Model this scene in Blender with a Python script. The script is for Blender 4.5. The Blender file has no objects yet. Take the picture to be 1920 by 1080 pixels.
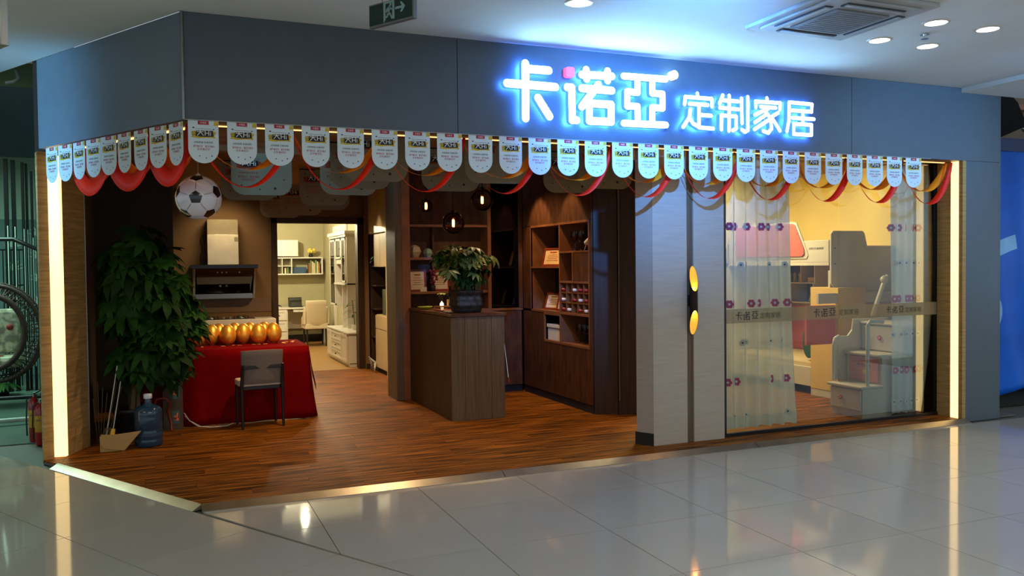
import bpy, math, random
from mathutils import Vector, Matrix
PI = math.pi
random.seed(7)
SC = bpy.context.scene
COL = SC.collection

def lin(h):
    def g(c):
        c /= 255.0
        return c/12.92 if c <= .04045 else ((c+.055)/1.055)**2.4
    return (g(int(h[0:2], 16)), g(int(h[2:4], 16)), g(int(h[4:6], 16)))

# ------------------------------------------------------------------ camera
cam = bpy.data.cameras.new('camera')
cam.sensor_width = 36.0
cam.lens = 29.4
cam.clip_end = 100
co = bpy.data.objects.new('camera', cam)
COL.objects.link(co)
yaw, pit, rol = -.39303, .02688, -.011126
cy, sy, cp, sp, cr, sr = math.cos(yaw), math.sin(yaw), math.cos(pit), math.sin(pit), math.cos(rol), math.sin(rol)
fw = Vector((-sy*cp, cy*cp, -sp)); rt = Vector((cy, sy, 0)); up = rt.cross(fw)
r2 = rt*cr + up*sr; u2 = up*cr - rt*sr
co.matrix_world = Matrix(((r2.x, u2.x, -fw.x, -.1971), (r2.y, u2.y, -fw.y, -6.0251), (r2.z, u2.z, -fw.z, 1.6), (0, 0, 0, 1)))
SC.camera = co

# ------------------------------------------------------------------ world, exposure, large lights
w = bpy.data.worlds.new('world'); SC.world = w; w.use_nodes = True
w.node_tree.nodes['Background'].inputs[0].default_value = (.62, .74, .86, 1)
w.node_tree.nodes['Background'].inputs[1].default_value = .42
SC.view_settings.view_transform = 'Standard'
SC.view_settings.look = 'None'
SC.view_settings.gamma = 1
SC.view_settings.exposure = 1.0
SC.view_settings.use_curve_mapping = False
SC.cycles.use_denoising = True
SC.cycles.sample_clamp_indirect = 4
SC.cycles.max_bounces = 8
SC.cycles.caustics_reflective = False
SC.cycles.caustics_refractive = False

def area(name, loc, size, power, col, target=None, sy_=None, spread=None):
    l = bpy.data.lights.new(name, 'AREA'); l.energy = power; l.color = col; l.size = size
    if sy_: l.shape = 'RECTANGLE'; l.size_y = sy_
    if spread: l.spread = spread
    o = bpy.data.objects.new(name, l); COL.objects.link(o); o.location = loc
    if target: o.rotation_euler = (Vector(target)-Vector(loc)).to_track_quat('-Z', 'Y').to_euler()
    return o
def spot(name, loc, target, power, col, ang=60, blend=.6, rad=.03):
    l = bpy.data.lights.new(name, 'SPOT'); l.energy = power; l.color = col
    l.spot_size = math.radians(ang); l.spot_blend = blend; l.shadow_soft_size = rad
    o = bpy.data.objects.new(name, l); COL.objects.link(o); o.location = loc
    o.rotation_euler = (Vector(target)-Vector(loc)).to_track_quat('-Z', 'Y').to_euler()
    return o
def point(name, loc, power, col, rad=.05):
    l = bpy.data.lights.new(name, 'POINT'); l.energy = power; l.color = col; l.shadow_soft_size = rad
    o = bpy.data.objects.new(name, l); COL.objects.link(o); o.location = loc
    return o
WARM = (1, .68, .36); WARM2 = (1, .76, .46); COOL = (.72, .85, 1)
# unseen soft fill lights added near the mall ceiling, behind and beside the viewer
area('mall_fill_light', (2.5, -5.5, 3.28), 5, 62, (1, .93, .82), sy_=2)
area('mall_fill_light', (-3.5, -3.0, 3.28), 2.5, 20, (.95, .97, .85), sy_=2.5)
area('mall_fill_light', (8.5, -3.5, 3.25), 3, 40, (.70, .85, 1), sy_=3)
# unseen blue spill: left from a mall screen, right added to tint the fascia
spot('blue_spill_light', (-5.4, -.6, 1.2), (-1.25, 1.8, 2.60), 800, (.22, .60, 1), 26, 1, .3)
spot('blue_spill_light', (12.6, -3.0, 1.6), (7.3, 0, 2.3), 70, (.22, .52, 1), 40, 1, .05)
spot('blue_fill_spot', (2.6, -2.6, 3.2), (3.6, 0, 2.98), 680, (.07, .30, 1), 62, 1, .04)  # added blue fill imitating the glow of the sign letters on the fascia
spot('blue_fill_spot', (6.9, -2.7, 3.26), (6.7, 0, 2.90), 170, (.16, .46, 1), 60, 1, .04)  # second added fill, blues the right end of the fascia
# shop ceiling lights
spot('shop_ceiling_light', (1.1, 2.2, 2.33), (1.1, 2.6, 0), 48, WARM, 140, 1, .03)
spot('shop_ceiling_light', (1.9, 5.2, 2.33), (1.8, 5.4, 0), 110, WARM, 150, 1, .03)
spot('shop_ceiling_light', (3.4, 2.9, 2.70), (3.4, 2.9, 0), 34, WARM, 140, 1, .03)
point('study_ceiling_light', (1.6, 10.4, 2.55), 95, (1, .88, .58))
point('study_ceiling_light', (1.9, 8.2, 2.60), 40, (1, .88, .58))
area('kids_room_ceiling_light', (6.0, 2.4, 2.74), 1.0, 52, (1, .80, .45), sy_=1.0)
spot('kids_wall_spot', (6.6, 2.75, 2.72), (6.7, 3.6, 2.1), 105, (1, .86, .44), 120, 1)
spot('kids_wall_spot', (7.4, 1.7, 2.72), (8.0, 2.3, 2.0), 10, (1, .74, .36), 130, 1)
spot('cabinet_spot', (2.45, 6.2, 2.72), (2.78, 6.25, 1.2), 18, WARM2, 60, 1)
spot('cabinet_spot', (2.45, 5.42, 2.72), (2.78, 5.42, 1.2), 15, WARM2, 60, 1)
spot('hood_spot', (.65, 6.3, 2.72), (.6, 7.1, 1.8), 30, WARM2, 90, .7, .2)
spot('bookcase_spot', (3.62, 3.2, 2.72), (4.02, 3.2, 1.6), 22, WARM, 62, .3)
spot('bookcase_spot', (3.62, 2.35, 2.72), (4.02, 2.35, 1.6), 18, WARM, 62, .3)
spot('counter_spot', (2.75, 3.1, 2.7), (2.75, 3.05, 1.1), 34, WARM2, 30, .6)
spot('table_spot', (1.0, 2.9, 2.33), (.8, 3.6, .8), 40, WARM2, 60, .6)
spot('floor_spot', (1.8, .9, 2.3), (1.5, 1.1, 0), 34, WARM, 100, 1)
spot('floor_spot', (3.0, 1.5, 2.3), (3.6, 2.2, 0), 24, WARM, 90, 1)
spot('plant_spot', (.2, 1.6, 2.3), (-.2, 2.6, 1.0), 8, (.8, .95, .6), 40, 1)
area('neighbour_light', (-3.0, 5.6, 3.2), 2.2, 95, (.58, 1, .86), sy_=2)

# ------------------------------------------------------------------ materials
MT = {}
def mat(name, col, rough=.6, metal=0, var=.12, scale=6, bump=.0, spec=.5, stretch=None, em=None, es=0, coat=0, trans=0, alpha=1, objrand=0, sheen=0, contrast=None):
    m = bpy.data.materials.new(name); m.use_nodes = True; MT[name] = m
    nt = m.node_tree; b = nt.nodes['Principled BSDF']; L = nt.links
    c = lin(col) if isinstance(col, str) else col
    b.inputs['Roughness'].default_value = rough; b.inputs['Metallic'].default_value = metal
    b.inputs['Specular IOR Level'].default_value = spec
    b.inputs['Coat Weight'].default_value = coat; b.inputs['Coat Roughness'].default_value = .05
    b.inputs['Transmission Weight'].default_value = trans; b.inputs['Alpha'].default_value = alpha
    b.inputs['Sheen Weight'].default_value = sheen
    tc = nt.nodes.new('ShaderNodeTexCoord'); mp = nt.nodes.new('ShaderNodeMapping')
    L.new(tc.outputs['Object'], mp.inputs[0])
    if stretch: mp.inputs['Scale'].default_value = stretch
    nz = nt.nodes.new('ShaderNodeTexNoise'); nz.inputs['Scale'].default_value = scale; nz.inputs['Detail'].default_value = 5
    if objrand:
        oi = nt.nodes.new('ShaderNodeObjectInfo'); vm = nt.nodes.new('ShaderNodeVectorMath'); vm.operation = 'MULTIPLY_ADD'
        cx = nt.nodes.new('ShaderNodeCombineXYZ')
        L.new(oi.outputs['Random'], cx.inputs[0]); L.new(oi.outputs['Random'], cx.inputs[1])
        vm.inputs[1].default_value = (37, 53, 0); L.new(cx.outputs[0], vm.inputs[0]); L.new(mp.outputs[0], vm.inputs[2]); L.new(vm.outputs[0], nz.inputs['Vector'])
    else: L.new(mp.outputs[0], nz.inputs['Vector'])
    rp = nt.nodes.new('ShaderNodeValToRGB'); lo, hi = contrast or (.3, .7)
    rp.color_ramp.elements[0].position = lo; rp.color_ramp.elements[1].position = hi
    rp.color_ramp.elements[0].color = (*[x*(1-var) for x in c], 1); rp.color_ramp.elements[1].color = (*[min(1, x*(1+var)) for x in c], 1)
    L.new(nz.outputs[0], rp.inputs[0])
    out = rp.outputs[0]
    if objrand:
        hs = nt.nodes.new('ShaderNodeHueSaturation'); mr = nt.nodes.new('ShaderNodeMapRange')
        mr.inputs[3].default_value = 1-objrand; mr.inputs[4].default_value = 1+objrand
        L.new(oi.outputs['Random'], mr.inputs[0]); L.new(mr.outputs[0], hs.inputs['Value']); L.new(out, hs.inputs['Color']); out = hs.outputs[0]
    L.new(out, b.inputs['Base Color'])
    if bump:
        bp = nt.nodes.new('ShaderNodeBump'); bp.inputs['Strength'].default_value = bump; bp.inputs['Distance'].default_value = .01
        L.new(nz.outputs[0], bp.inputs['Height']); L.new(bp.outputs[0], b.inputs['Normal'])
    if em:
        b.inputs['Emission Color'].default_value = (*em, 1); b.inputs['Emission Strength'].default_value = es
    return m
def thin(name, col, trans, rough=.5, scale=20, glossy=False):
    # thin sheet: part see-through, the rest diffuse + translucent (cloth) or a glossy film (glass)
    m = bpy.data.materials.new(name); m.use_nodes = True; MT[name] = m
    nt = m.node_tree; nt.nodes.clear(); L = nt.links
    o = nt.nodes.new('ShaderNodeOutputMaterial'); mx = nt.nodes.new('ShaderNodeMixShader'); tr = nt.nodes.new('ShaderNodeBsdfTransparent')
    c = (*lin(col), 1)
    if glossy:
        tr.inputs[0].default_value = c
        gl = nt.nodes.new('ShaderNodeBsdfGlossy'); gl.inputs['Roughness'].default_value = rough
        fr = nt.nodes.new('ShaderNodeFresnel'); fr.inputs[0].default_value = trans
        L.new(fr.outputs[0], mx.inputs[0]); L.new(tr.outputs[0], mx.inputs[1]); L.new(gl.outputs[0], mx.inputs[2])
    else:
        d = nt.nodes.new('ShaderNodeBsdfDiffuse'); t2 = nt.nodes.new('ShaderNodeBsdfTranslucent'); m2 = nt.nodes.new('ShaderNodeMixShader')
        nz = nt.nodes.new('ShaderNodeTexNoise'); nz.inputs['Scale'].default_value = scale
        mr = nt.nodes.new('ShaderNodeMapRange'); mr.inputs[3].default_value = 1-trans-.06; mr.inputs[4].default_value = 1-trans+.06
        L.new(nz.outputs[0], mr.inputs[0])
        d.inputs[0].default_value = c; t2.inputs[0].default_value = c; m2.inputs[0].default_value = .16
        L.new(d.outputs[0], m2.inputs[1]); L.new(t2.outputs[0], m2.inputs[2])
        L.new(mr.outputs[0], mx.inputs[0]); L.new(tr.outputs[0], mx.inputs[1]); L.new(m2.outputs[0], mx.inputs[2])
    L.new(mx.outputs[0], o.inputs[0])
    return m
mat('tile', 'aaa396', .07, var=.03, scale=1.5, spec=.5, objrand=.015)
mat('tile_base', '5a564e', .6)
mat('plank', '7e4812', .5, var=.72, scale=3, stretch=(.6, 15, 1), objrand=.10, spec=.1, contrast=(.44, .60))
mat('plank_study', 'a07844', .35, var=.25, scale=3, stretch=(1, 14, 1))
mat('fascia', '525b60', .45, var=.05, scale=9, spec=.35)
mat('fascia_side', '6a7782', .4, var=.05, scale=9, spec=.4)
mat('ceiling_paint', 'dcdfda', .85, var=.02)
mat('steel_trim', 'b4ab98', .36, 1, var=.15, scale=5)
mat('grey_metal', '8a8c88', .35, 1, var=.05)
mat('chrome', 'd8d8d8', .12, 1, var=.02)
mat('dark_wood', '3a2616', .5, var=.3, scale=4, stretch=(8, 8, .7), bump=.05, spec=.3)
mat('grey_wood', '62503c', .5, var=.25, scale=4, stretch=(14, 14, .6), bump=.05, spec=.3)
mat('reveal_wood', 'a8844c', .5, var=.3, scale=4, stretch=(1, 1, 14), spec=.3)
mat('walnut', '4f2e18', .5, var=.4, scale=3.5, stretch=(4, 4, 1.2), spec=.3)
mat('walnut_edge', '7b4a28', .45, var=.2, scale=6)
mat('dark_back', '1c1714', .8, var=.1)
mat('taupe_wall', '745836', .85, var=.05)
mat('dark_partition', '3a322a', .8, var=.06)
mat('tan_ceiling', '8c6a42', .85, var=.04)
mat('beige_panel', 'a89a86', .6, var=.06, scale=5, stretch=(1, 1, 12))
mat('cream_lacquer', 'c2aa80', .4, var=.03, coat=.2)
mat('white_lacquer', 'd6d0c2', .35, var=.02, coat=.2)
mat('kids_white', 'c9c0b0', .4, var=.02)
mat('pink_lacquer', 'c9605c', .45, var=.04)
mat('pink_pale', 'cf8a86', .45, var=.04)
mat('lacquer_lit_yellow', 'd9b468', .5, var=.03)  # white cupboard lacquer with the yellow room light put into its colour
mat('green_paint', '0f4a2c', .4, var=.05)
mat('study_wall', 'a39b78', .85, var=.05, scale=3)
mat('black_plastic', '0b0b0c', .3, var=.1)
mat('black_glass', '050506', .05, var=.05, spec=.8)
mat('black_leg', '120e0c', .4, var=.1)
mat('grey_fabric', '75695f', .9, var=.08, scale=60, bump=.2)
mat('cream_fabric', 'cfc0a2', .8, var=.05, scale=60, bump=.1)
mat('red_cloth', '6c0204', .95, var=.12, scale=7, spec=.05, bump=.1)
mat('gold', 'f4a838', .34, .65, var=.12, scale=5)
mat('gold_bits', 'd08a3a', .4, .5)
mat('leaf', '1d3c10', .6, var=.35, scale=5, objrand=.45, spec=.12)
mat('leaf_light', '6e7a3a', .45, var=.3, scale=5, objrand=.3)
mat('stem', '5a4a2a', .7, var=.2, scale=8)
mat('pot_dark', '1b1a17', .5, var=.5, scale=14, bump=.8)
mat('soil', '1d140d', .9, var=.3, scale=40, bump=.6)
mat('blue_plastic', '2b4a63', .12, var=.08, trans=.35, spec=.6)
mat('clear_cap', 'c9d2d8', .4, var=.03)
mat('dustpan', 'b08a4c', .5, var=.08)
mat('yellow_grip', 'd9a520', .5)
mat('box_board', '4a3a24', .7, var=.1)
mat('printed_photo', 'b8562f', .6, var=.8, scale=22, contrast=(.45, .55))
mat('photo_teal', '3c5a52', .6, var=.5, scale=16)
mat('cable_white', 'b8b4a8', .5)
mat('paper', 'cfdbdb', .7, var=.02)
mat('paper_inner', '8e846a', .75, var=.04)
mat('print_red', 'a5243c', .6); mat('print_black', '1a1818', .6); mat('print_yellow', 'c8a81e', .6, var=.3, scale=80)
mat('print_white', 'e6e2d6', .6); mat('print_rust', '9c3a16', .6); mat('print_blue', '3c5a8c', .6)
mat('ribbon_red', 'f02404', .5, var=.1, spec=.3)
mat('ribbon_orange', 'f58a08', .5, var=.1, spec=.3)
mat('ball_white', 'd8d4da', .18, var=.02, coat=.5); mat('ball_black', '151515', .18, coat=.5)
mat('led_warm', 'ffe2a0', .5, em=(1, .66, .26), es=1.1)
mat('led_line', 'ffe2a0', .5, em=(1, .50, .17), es=1.1)
mat('sign_light', 'ffffff', .5, em=(.36, .70, 1), es=7.5)
mat('sign_red', 'ff5070', .5, em=(1, .12, .22), es=.75)
mat('sign_side', '3050a0', .5, em=(.04, .16, .8), es=1.2); mat('sign_back', 'cfe0ff', .5, em=(.05, .22, 1), es=22)
mat('downlight_lens', 'ffffff', .5, em=(1, .93, .93), es=9)
mat('filament', 'ffb050', .5, em=(1, .42, .10), es=40)
mat('exit_green', '0c2e28', .4); mat('exit_white', '8fb0a8', .5)
mat('exit_letters', '285048', .5)
mat('frame_red', '7a2c12', .4, var=.2); mat('cert_paper', 'd0ab72', .7, var=.12, scale=14); mat('cert_white', 'c8b49c', .7, var=.06, scale=14)
mat('bottle_dark', '0c0f0c', .12, spec=.8); mat('foil_red', '8a1c12', .35, .3); mat('foil_white', 'd0c4b4', .4)
mat('vase_stone', 'b0a284', .7, var=.1); mat('vase_teal', '7c9a82', .7, var=.1)
mat('lime', 'a8b03c', .5); mat('orchid', '6a1c20', .6, var=.4, scale=30); mat('candle', 'ffd9a0', .5, em=(1, .6, .25), es=3)
mat('carton', 'cfc8b8', .8, var=.06, scale=12)
mat('wallpaper_kids', 'ecd88a', .85, var=.05, scale=2)
mat('wall_motif', 'd2a862', .85); mat('flower_pink', 'c03668', .7); mat('flower_white', 'e4e4da', .7); mat('flower_core', '5a2c3c', .7)
mat('mattress', 'cdb58c', .8, var=.04)
mat('tarp', '0f5cc4', .5, var=.18, scale=2.2, spec=.25); mat('tarp_pale', '7ab0dc', .5)
mat('dark_blue_beam', '0e2450', .5); mat('brown_wall', '6b5c4a', .85)
mat('speaker_black', '050606', .8, spec=.15)
mat('neighbour_green', '07302a', .6, var=.08); mat('neighbour_pale', '7d9480', .6, var=.04)
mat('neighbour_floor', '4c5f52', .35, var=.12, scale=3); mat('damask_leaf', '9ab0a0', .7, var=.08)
mat('damask', '54706a', .8, var=.1, scale=5); mat('neighbour_ceiling', '7f7a5e', .8)
mat('wicker', '3a2016', .6, var=.4, scale=30, bump=.3)
mat('floral', 'b0ae94', .85, var=.35, scale=14, contrast=(.45, .58)); mat('floral_red', '96302a', .8, var=.2)
mat('ext_red', 'a01810', .3, coat=.4); mat('ext_label', 'c99820', .6, var=.2, scale=20); mat('ext_text', '3a3a66', .6)
mat('white_tube', 'b9c4bc', .5); mat('book_a', '8a5a2c', .7); mat('book_b', '6a7a4c', .7); mat('book_c', 'c9b98a', .7)
mat('decal', '41362c', .6)
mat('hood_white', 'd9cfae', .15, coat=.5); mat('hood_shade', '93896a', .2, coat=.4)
mat('splash', '6d5236', .5, var=.04)
mat('bronze', '2a1a14', .35, .8); mat('gold_inner', 'e09a2a', .35, .7, em=(1, .45, .06), es=.35)
mat('water_dispenser', '3a463e', .2, trans=.3); mat('flower_yellow', 'd9c050', .6)
mat('vent_dark', '35404e', .5); mat('ac_body', 'aeb2b4', .5); mat('ac_grille', '808890', .6)
mat('blue_label', '27415a', .5)
thin('sheer', 'e2e8e0', .20); thin('flower_pink_cloth', 'd83a80', .02); thin('flower_white_cloth', 'f0f0e8', .02)
thin('banner_sheen', 'b8c2c2', .0)
thin('frost', 'a09478', .52)
thin('glass', 'eef2f0', 1.32, .01, glossy=True)
thin('smoke_glass', 'd0b4a4', 1.3, .02, glossy=True)
thin('dark_glass', '4a5578', 1.5, .02, glossy=True)
thin('cab_glass', 'f2f2ec', 1.35, .02, glossy=True)

# ------------------------------------------------------------------ mesh builder
W = {}
class M:
    def __init__(s): s.v = []; s.f = []; s.m = []; s.s = []
    def add(s, v, f, m=0, sm=False):
        n = len(s.v); s.v += [tuple(a) for a in v]; s.f += [tuple(i+n for i in q) for q in f]
        s.m += [m]*len(f); s.s += [sm]*len(f); return s
    def box(s, x0, x1, y0, y1, z0, z1, m=0):
        if x0 > x1: x0, x1 = x1, x0
        if y0 > y1: y0, y1 = y1, y0
        if z0 > z1: z0, z1 = z1, z0
        return s.add([(x0, y0, z0), (x1, y0, z0), (x1, y1, z0), (x0, y1, z0), (x0, y0, z1), (x1, y0, z1), (x1, y1, z1), (x0, y1, z1)],
                     [(0, 3, 2, 1), (4, 5, 6, 7), (0, 1, 5, 4), (1, 2, 6, 5), (2, 3, 7, 6), (3, 0, 4, 7)], m)
    def wall(s, a, b, t, z0, z1, m=0):
        # slab from a to b (plan), thickness t to the left of a->b
        a = Vector(a); b = Vector(b); d = (b-a).normalized(); n = Vector((-d.y, d.x))*t
        return s.prism([tuple(a), tuple(b), tuple(b+n), tuple(a+n)], 'xy', z0, z1, m)
    def prism(s, P, pl, t0, t1, m=0, sm=False):
        g = {'xy': lambda a, b, t: (a, b, t), 'xz': lambda a, b, t: (a, t, b), 'yz': lambda a, b, t: (t, a, b)}[pl]
        n = len(P); ar = sum(P[i][0]*P[(i+1) % n][1]-P[(i+1) % n][0]*P[i][1] for i in range(n))
        Q = list(P) if ar > 0 else list(P)[::-1]
        if pl == 'xz': Q = Q[::-1]
        if t0 > t1: t0, t1 = t1, t0
        v = [g(a, b, t0) for a, b in Q]+[g(a, b, t1) for a, b in Q]
        f = [tuple(range(n-1, -1, -1)), tuple(range(n, 2*n))]
        s.add(v, f, m); k = len(s.v)-2*n
        for i in range(n):
            j = (i+1) % n; s.f.append((k+i, k+j, k+n+j, k+n+i)); s.m.append(m); s.s.append(sm)
        return s
    def cyl(s, p, q, r, r1=None, n=12, m=0, cap=True, sm=True):
        p = Vector(p); q = Vector(q); r1 = r if r1 is None else r1
        d = (q-p).normalized(); a = d.orthogonal().normalized(); b = d.cross(a)
        v = [p+(a*math.cos(t)+b*math.sin(t))*r for t in [2*PI*i/n for i in range(n)]]+[q+(a*math.cos(t)+b*math.sin(t))*r1 for t in [2*PI*i/n for i in range(n)]]
        s.add(v, [(i, (i+1) % n, n+(i+1) % n, n+i) for i in range(n)], m, sm)
        if cap: s.add(v, [tuple(range(n-1, -1, -1)), tuple(range(n, 2*n))], m)
        return s
    def tube(s, P, r, n=8, m=0, closed=False):
        P = [Vector(p) for p in P]; k = len(P); v = []; f = []; a = None
        for i, p in enumerate(P):
            if closed: d = P[(i+1) % k]-P[i-1]
            else: d = P[min(i+1, k-1)]-P[max(i-1, 0)]
            d.normalize()
            a = d.orthogonal().normalized() if a is None else (a-d*a.dot(d)).normalized()
            b = d.cross(a); rr = r[i] if isinstance(r, (list, tuple)) else r
            v += [p+(a*math.cos(2*PI*j/n)+b*math.sin(2*PI*j/n))*rr for j in range(n)]
        for i in range(k if closed else k-1):
            for j in range(n):
                i2 = (i+1) % k; f.append((i*n+j, i*n+(j+1) % n, i2*n+(j+1) % n, i2*n+j))
        s.add(v, f, m, True)
        if not closed: s.add(v[:n]+v[-n:], [tuple(range(n-1, -1, -1)), tuple(range(n, 2*n))], m)
        return s
    def lathe(s, pr, c=(0, 0, 0), n=20, m=0, sm=True):
        v = []; f = []; k = len(pr)
        for r, z in pr: v += [(c[0]+r*math.cos(2*PI*i/n), c[1]+r*math.sin(2*PI*i/n), c[2]+z) for i in range(n)]
        for a in range(k-1):
            for i in range(n): f.append((a*n+i, a*n+(i+1) % n, (a+1)*n+(i+1) % n, (a+1)*n+i))
        return s.add(v, f, m, sm)
    def ball(s, c, r, n=16, k=10, m=0, z=1.0, egg=0):
        pr = [(max(1e-4, r*math.sin(PI*i/k)*(1-egg*(-math.cos(PI*i/k)))), -r*z*math.cos(PI*i/k)) for i in range(k+1)]
        return s.lathe(pr, c, n, m)
    def grid(s, fn, nu, nv, m=0, sm=True):
        v = [fn(i/nu, j/nv) for j in range(nv+1) for i in range(nu+1)]
        return s.add(v, [(j*(nu+1)+i, j*(nu+1)+i+1, (j+1)*(nu+1)+i+1, (j+1)*(nu+1)+i) for j in range(nv) for i in range(nu)], m, sm)
    def xf(s, mtx, k0=0):
        s.v = s.v[:k0]+[tuple(mtx @ Vector(p)) for p in s.v[k0:]]; return s
    def join(s, o, mtx=None, mo=0):
        n = len(s.v); s.v += [tuple(mtx @ Vector(p)) if mtx else p for p in o.v]
        s.f += [tuple(i+n for i in q) for q in o.f]; s.m += [a+mo for a in o.m]; s.s += o.s; return s
    def mesh(s, name, mats, off=(0, 0, 0)):
        me = bpy.data.meshes.new(name)
        me.from_pydata([(a-off[0], b-off[1], c-off[2]) for a, b, c in s.v], [], s.f)
        for k in (mats if isinstance(mats, (list, tuple)) else [mats]): me.materials.append(MT[k])
        me.polygons.foreach_set('material_index', s.m); me.polygons.foreach_set('use_smooth', s.s); me.update()
        return me
    def build(s, name, mats, parent=None, bev=0, local=False, kind=None, label=None, solid=0):
        if parent is not None: off = Vector((0, 0, 0)) if local else W.get(parent, Vector((0, 0, 0)))
        elif local: off = Vector((0, 0, 0))
        else:
            xs = [p[0] for p in s.v]; ys = [p[1] for p in s.v]; zs = [p[2] for p in s.v]
            off = Vector(((min(xs)+max(xs))/2, (min(ys)+max(ys))/2, min(zs)))
        o = bpy.data.objects.new(name, s.mesh(name, mats, off)); COL.objects.link(o)
        if parent is not None: o.parent = parent
        else: o.location = off
        W[o] = off
        if bev:
            b = o.modifiers.new('bevel', 'BEVEL'); b.width = bev; b.segments = 2; b.limit_method = 'ANGLE'
        if solid:
            b = o.modifiers.new('solid', 'SOLIDIFY'); b.thickness = solid; b.offset = 0
        if kind: o['kind'] = kind
        if label: o['label'] = label
        return o
def tag(o, label, cat, group=None, kind=None):
    o['label'] = label; o['category'] = cat
    if group: o['group'] = group
    if kind: o['kind'] = kind
    return o
def thing(name, loc, label, cat, rz=0, group=None):
    o = bpy.data.objects.new(name, None); COL.objects.link(o); o.location = loc; o.rotation_euler = (0, 0, rz)
    o.empty_display_size = .05; W[o] = Vector(loc); return tag(o, label, cat, group)
def struct(name, m, mats, bev=0):
    return m.build(name, mats, bev=bev, kind='structure')
def holder(name, loc=(0, 0, 0)):
    o = bpy.data.objects.new(name, None); COL.objects.link(o); o.location = loc; o.empty_display_size = .05; W[o] = Vector(loc); o['kind'] = 'structure'; return o
def dup(o, loc=None, rz=None, label=None, parent=None):
    c = o.copy(); COL.objects.link(c); W[c] = W.get(o, Vector())
    if parent is not None: c.parent = parent
    if loc is not None: c.location = loc; W[c] = Vector(loc)
    if rz is not None: c.rotation_euler = (0, 0, rz)
    if label: c['label'] = label
    for ch in list(o.children): dup(ch, parent=c)
    return c
def boxes(name, mats, parent, L, bev=.003, **k):
    m = M()
    for b in L: m.box(*b)
    return m.build(name, mats, parent, bev=bev, **k)
_tx = {}
def text(body, size=1.0, shear=0):
    # lettering as flat mesh data in the xz plane, centred, facing -y
    if body not in _tx:
        c = bpy.data.curves.new('lettering', 'FONT'); c.body = body; c.resolution_u = 1; c.align_x = 'CENTER'; c.align_y = 'CENTER'
        o = bpy.data.objects.new('lettering', c); COL.objects.link(o)
        me = bpy.data.meshes.new_from_object(o.evaluated_get(bpy.context.evaluated_depsgraph_get()))
        _tx[body] = ([tuple(v.co) for v in me.vertices], [tuple(p.vertices) for p in me.polygons])
        bpy.data.objects.remove(o); bpy.data.meshes.remove(me); bpy.data.curves.remove(c)
    v, f = _tx[body]; m = M(); m.add([(a*size, 0, b*size) for a, b, _ in v], f)
    return m
def rr(x0, x1, z0, z1, r, n=4, corners=(1, 1, 1, 1)):
    # rounded rectangle outline; corners: bl, br, tr, tl
    P = []
    for k, (cx, cz, a) in enumerate([(x0+r, z0+r, PI), (x1-r, z0+r, 1.5*PI), (x1-r, z1-r, 0), (x0+r, z1-r, .5*PI)]):
        if corners[k]: P += [(cx+r*math.cos(a+i*PI/2/n), cz+r*math.sin(a+i*PI/2/n)) for i in range(n+1)]
        else: P.append([(x0, z0), (x1, z0), (x1, z1), (x0, z1)][k])
    return P
def clip(P, n, d):
    # keep the part of polygon P with n.p <= d
    R = []
    for i in range(len(P)):
        a = P[i]; b = P[(i+1) % len(P)]; da = n[0]*a[0]+n[1]*a[1]-d; db = n[0]*b[0]+n[1]*b[1]-d
        if da <= 0: R.append(a)
        if da*db < 0: t = da/(da-db); R.append((a[0]+(b[0]-a[0])*t, a[1]+(b[1]-a[1])*t))
    return R
ORD = ['first', 'second', 'third', 'fourth', 'fifth', 'sixth', 'seventh', 'eighth', 'ninth', 'tenth', 'eleventh', 'twelfth', 'thirteenth', 'fourteenth', 'fifteenth', 'sixteenth', 'seventeenth', 'eighteenth', 'nineteenth', 'twentieth'] + ['twenty-'+k for k in ['first', 'second', 'third', 'fourth', 'fifth', 'sixth', 'seventh', 'eighth', 'ninth']] + ['thirtieth']
CH = Vector((-.51, .86, 0)); CN = Vector((.86, .51, 0))      # direction and inward normal of the cut corner side
P0 = Vector((-.06, 0, 0))
RZC = math.atan2(CH.y, CH.x) + PI                            # rotation that turns +x into -CH (towards the corner)
# ================================================================== SETTING
# ---- mall floor: 0.8 m polished tiles, laid square to the front and turned 60 degrees left of the corner
FZ = -.035
floor = holder('floor', (0, 0, FZ))
M().box(-12, 12, -10, 3.02, FZ-.06, FZ-.008).build('bedding', 'tile_base', floor)
# halfplanes: front region y < -.07 ; border line through the shop corner running 60 degrees
BN = Vector((.866, .5)); BD = BN.dot(Vector((.02, -.10)))
EN = CN.xy; ED = EN.dot(Vector((0, 0)))-.065
def tile_poly(P):
    m = M().prism(P, 'xy', FZ-.008, FZ)
    return m
G = .0024; S = .8
nt_ = 0
for i in range(-1, 12):
    for j in range(0, 5):
        x0 = .695+S*i; y1 = -.07 if j == 0 else -.72-S*(j-1); y0 = -.72-S*j
        P = [(x0+G, y0+G), (x0+S-G, y0+G), (x0+S-G, y1-G), (x0+G, y1-G)]
        P = clip(P, (-BN.x, -BN.y), -BD-G)
        if len(P) > 2: tile_poly(P).build('tile', 'tile', floor); nt_ += 1
e1 = Vector((.5, -.866)); e2 = Vector((-.866, -.5)); o0 = Vector((.02, -.10))
for i in range(-5, 6):
    for j in range(0, 6):
        a = o0+e1*(S*i-.25)+e2*(S*j)
        P = [a+e1*G+e2*G, a+e1*(S-G)+e2*G, a+e1*(S-G)+e2*(S-G), a+e1*G+e2*(S-G)]
        P = [tuple(p) for p in P]
        P = clip(P, (EN.x, EN.y), ED) if i*S < 2.2 else P
        P = clip(P, (0, 1), 3.0)
        P = clip(P, (BN.x, BN.y), BD)
        if len(P) > 2 and min(p[1] for p in P) > -5: tile_poly(P).build('tile', 'tile', floor); nt_ += 1
m = M(); m.box(-12, 12, -10, -3.95, FZ-.012, FZ-.004)
m.build('outer_tile_field', 'tile', floor, kind='stuff')
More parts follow.
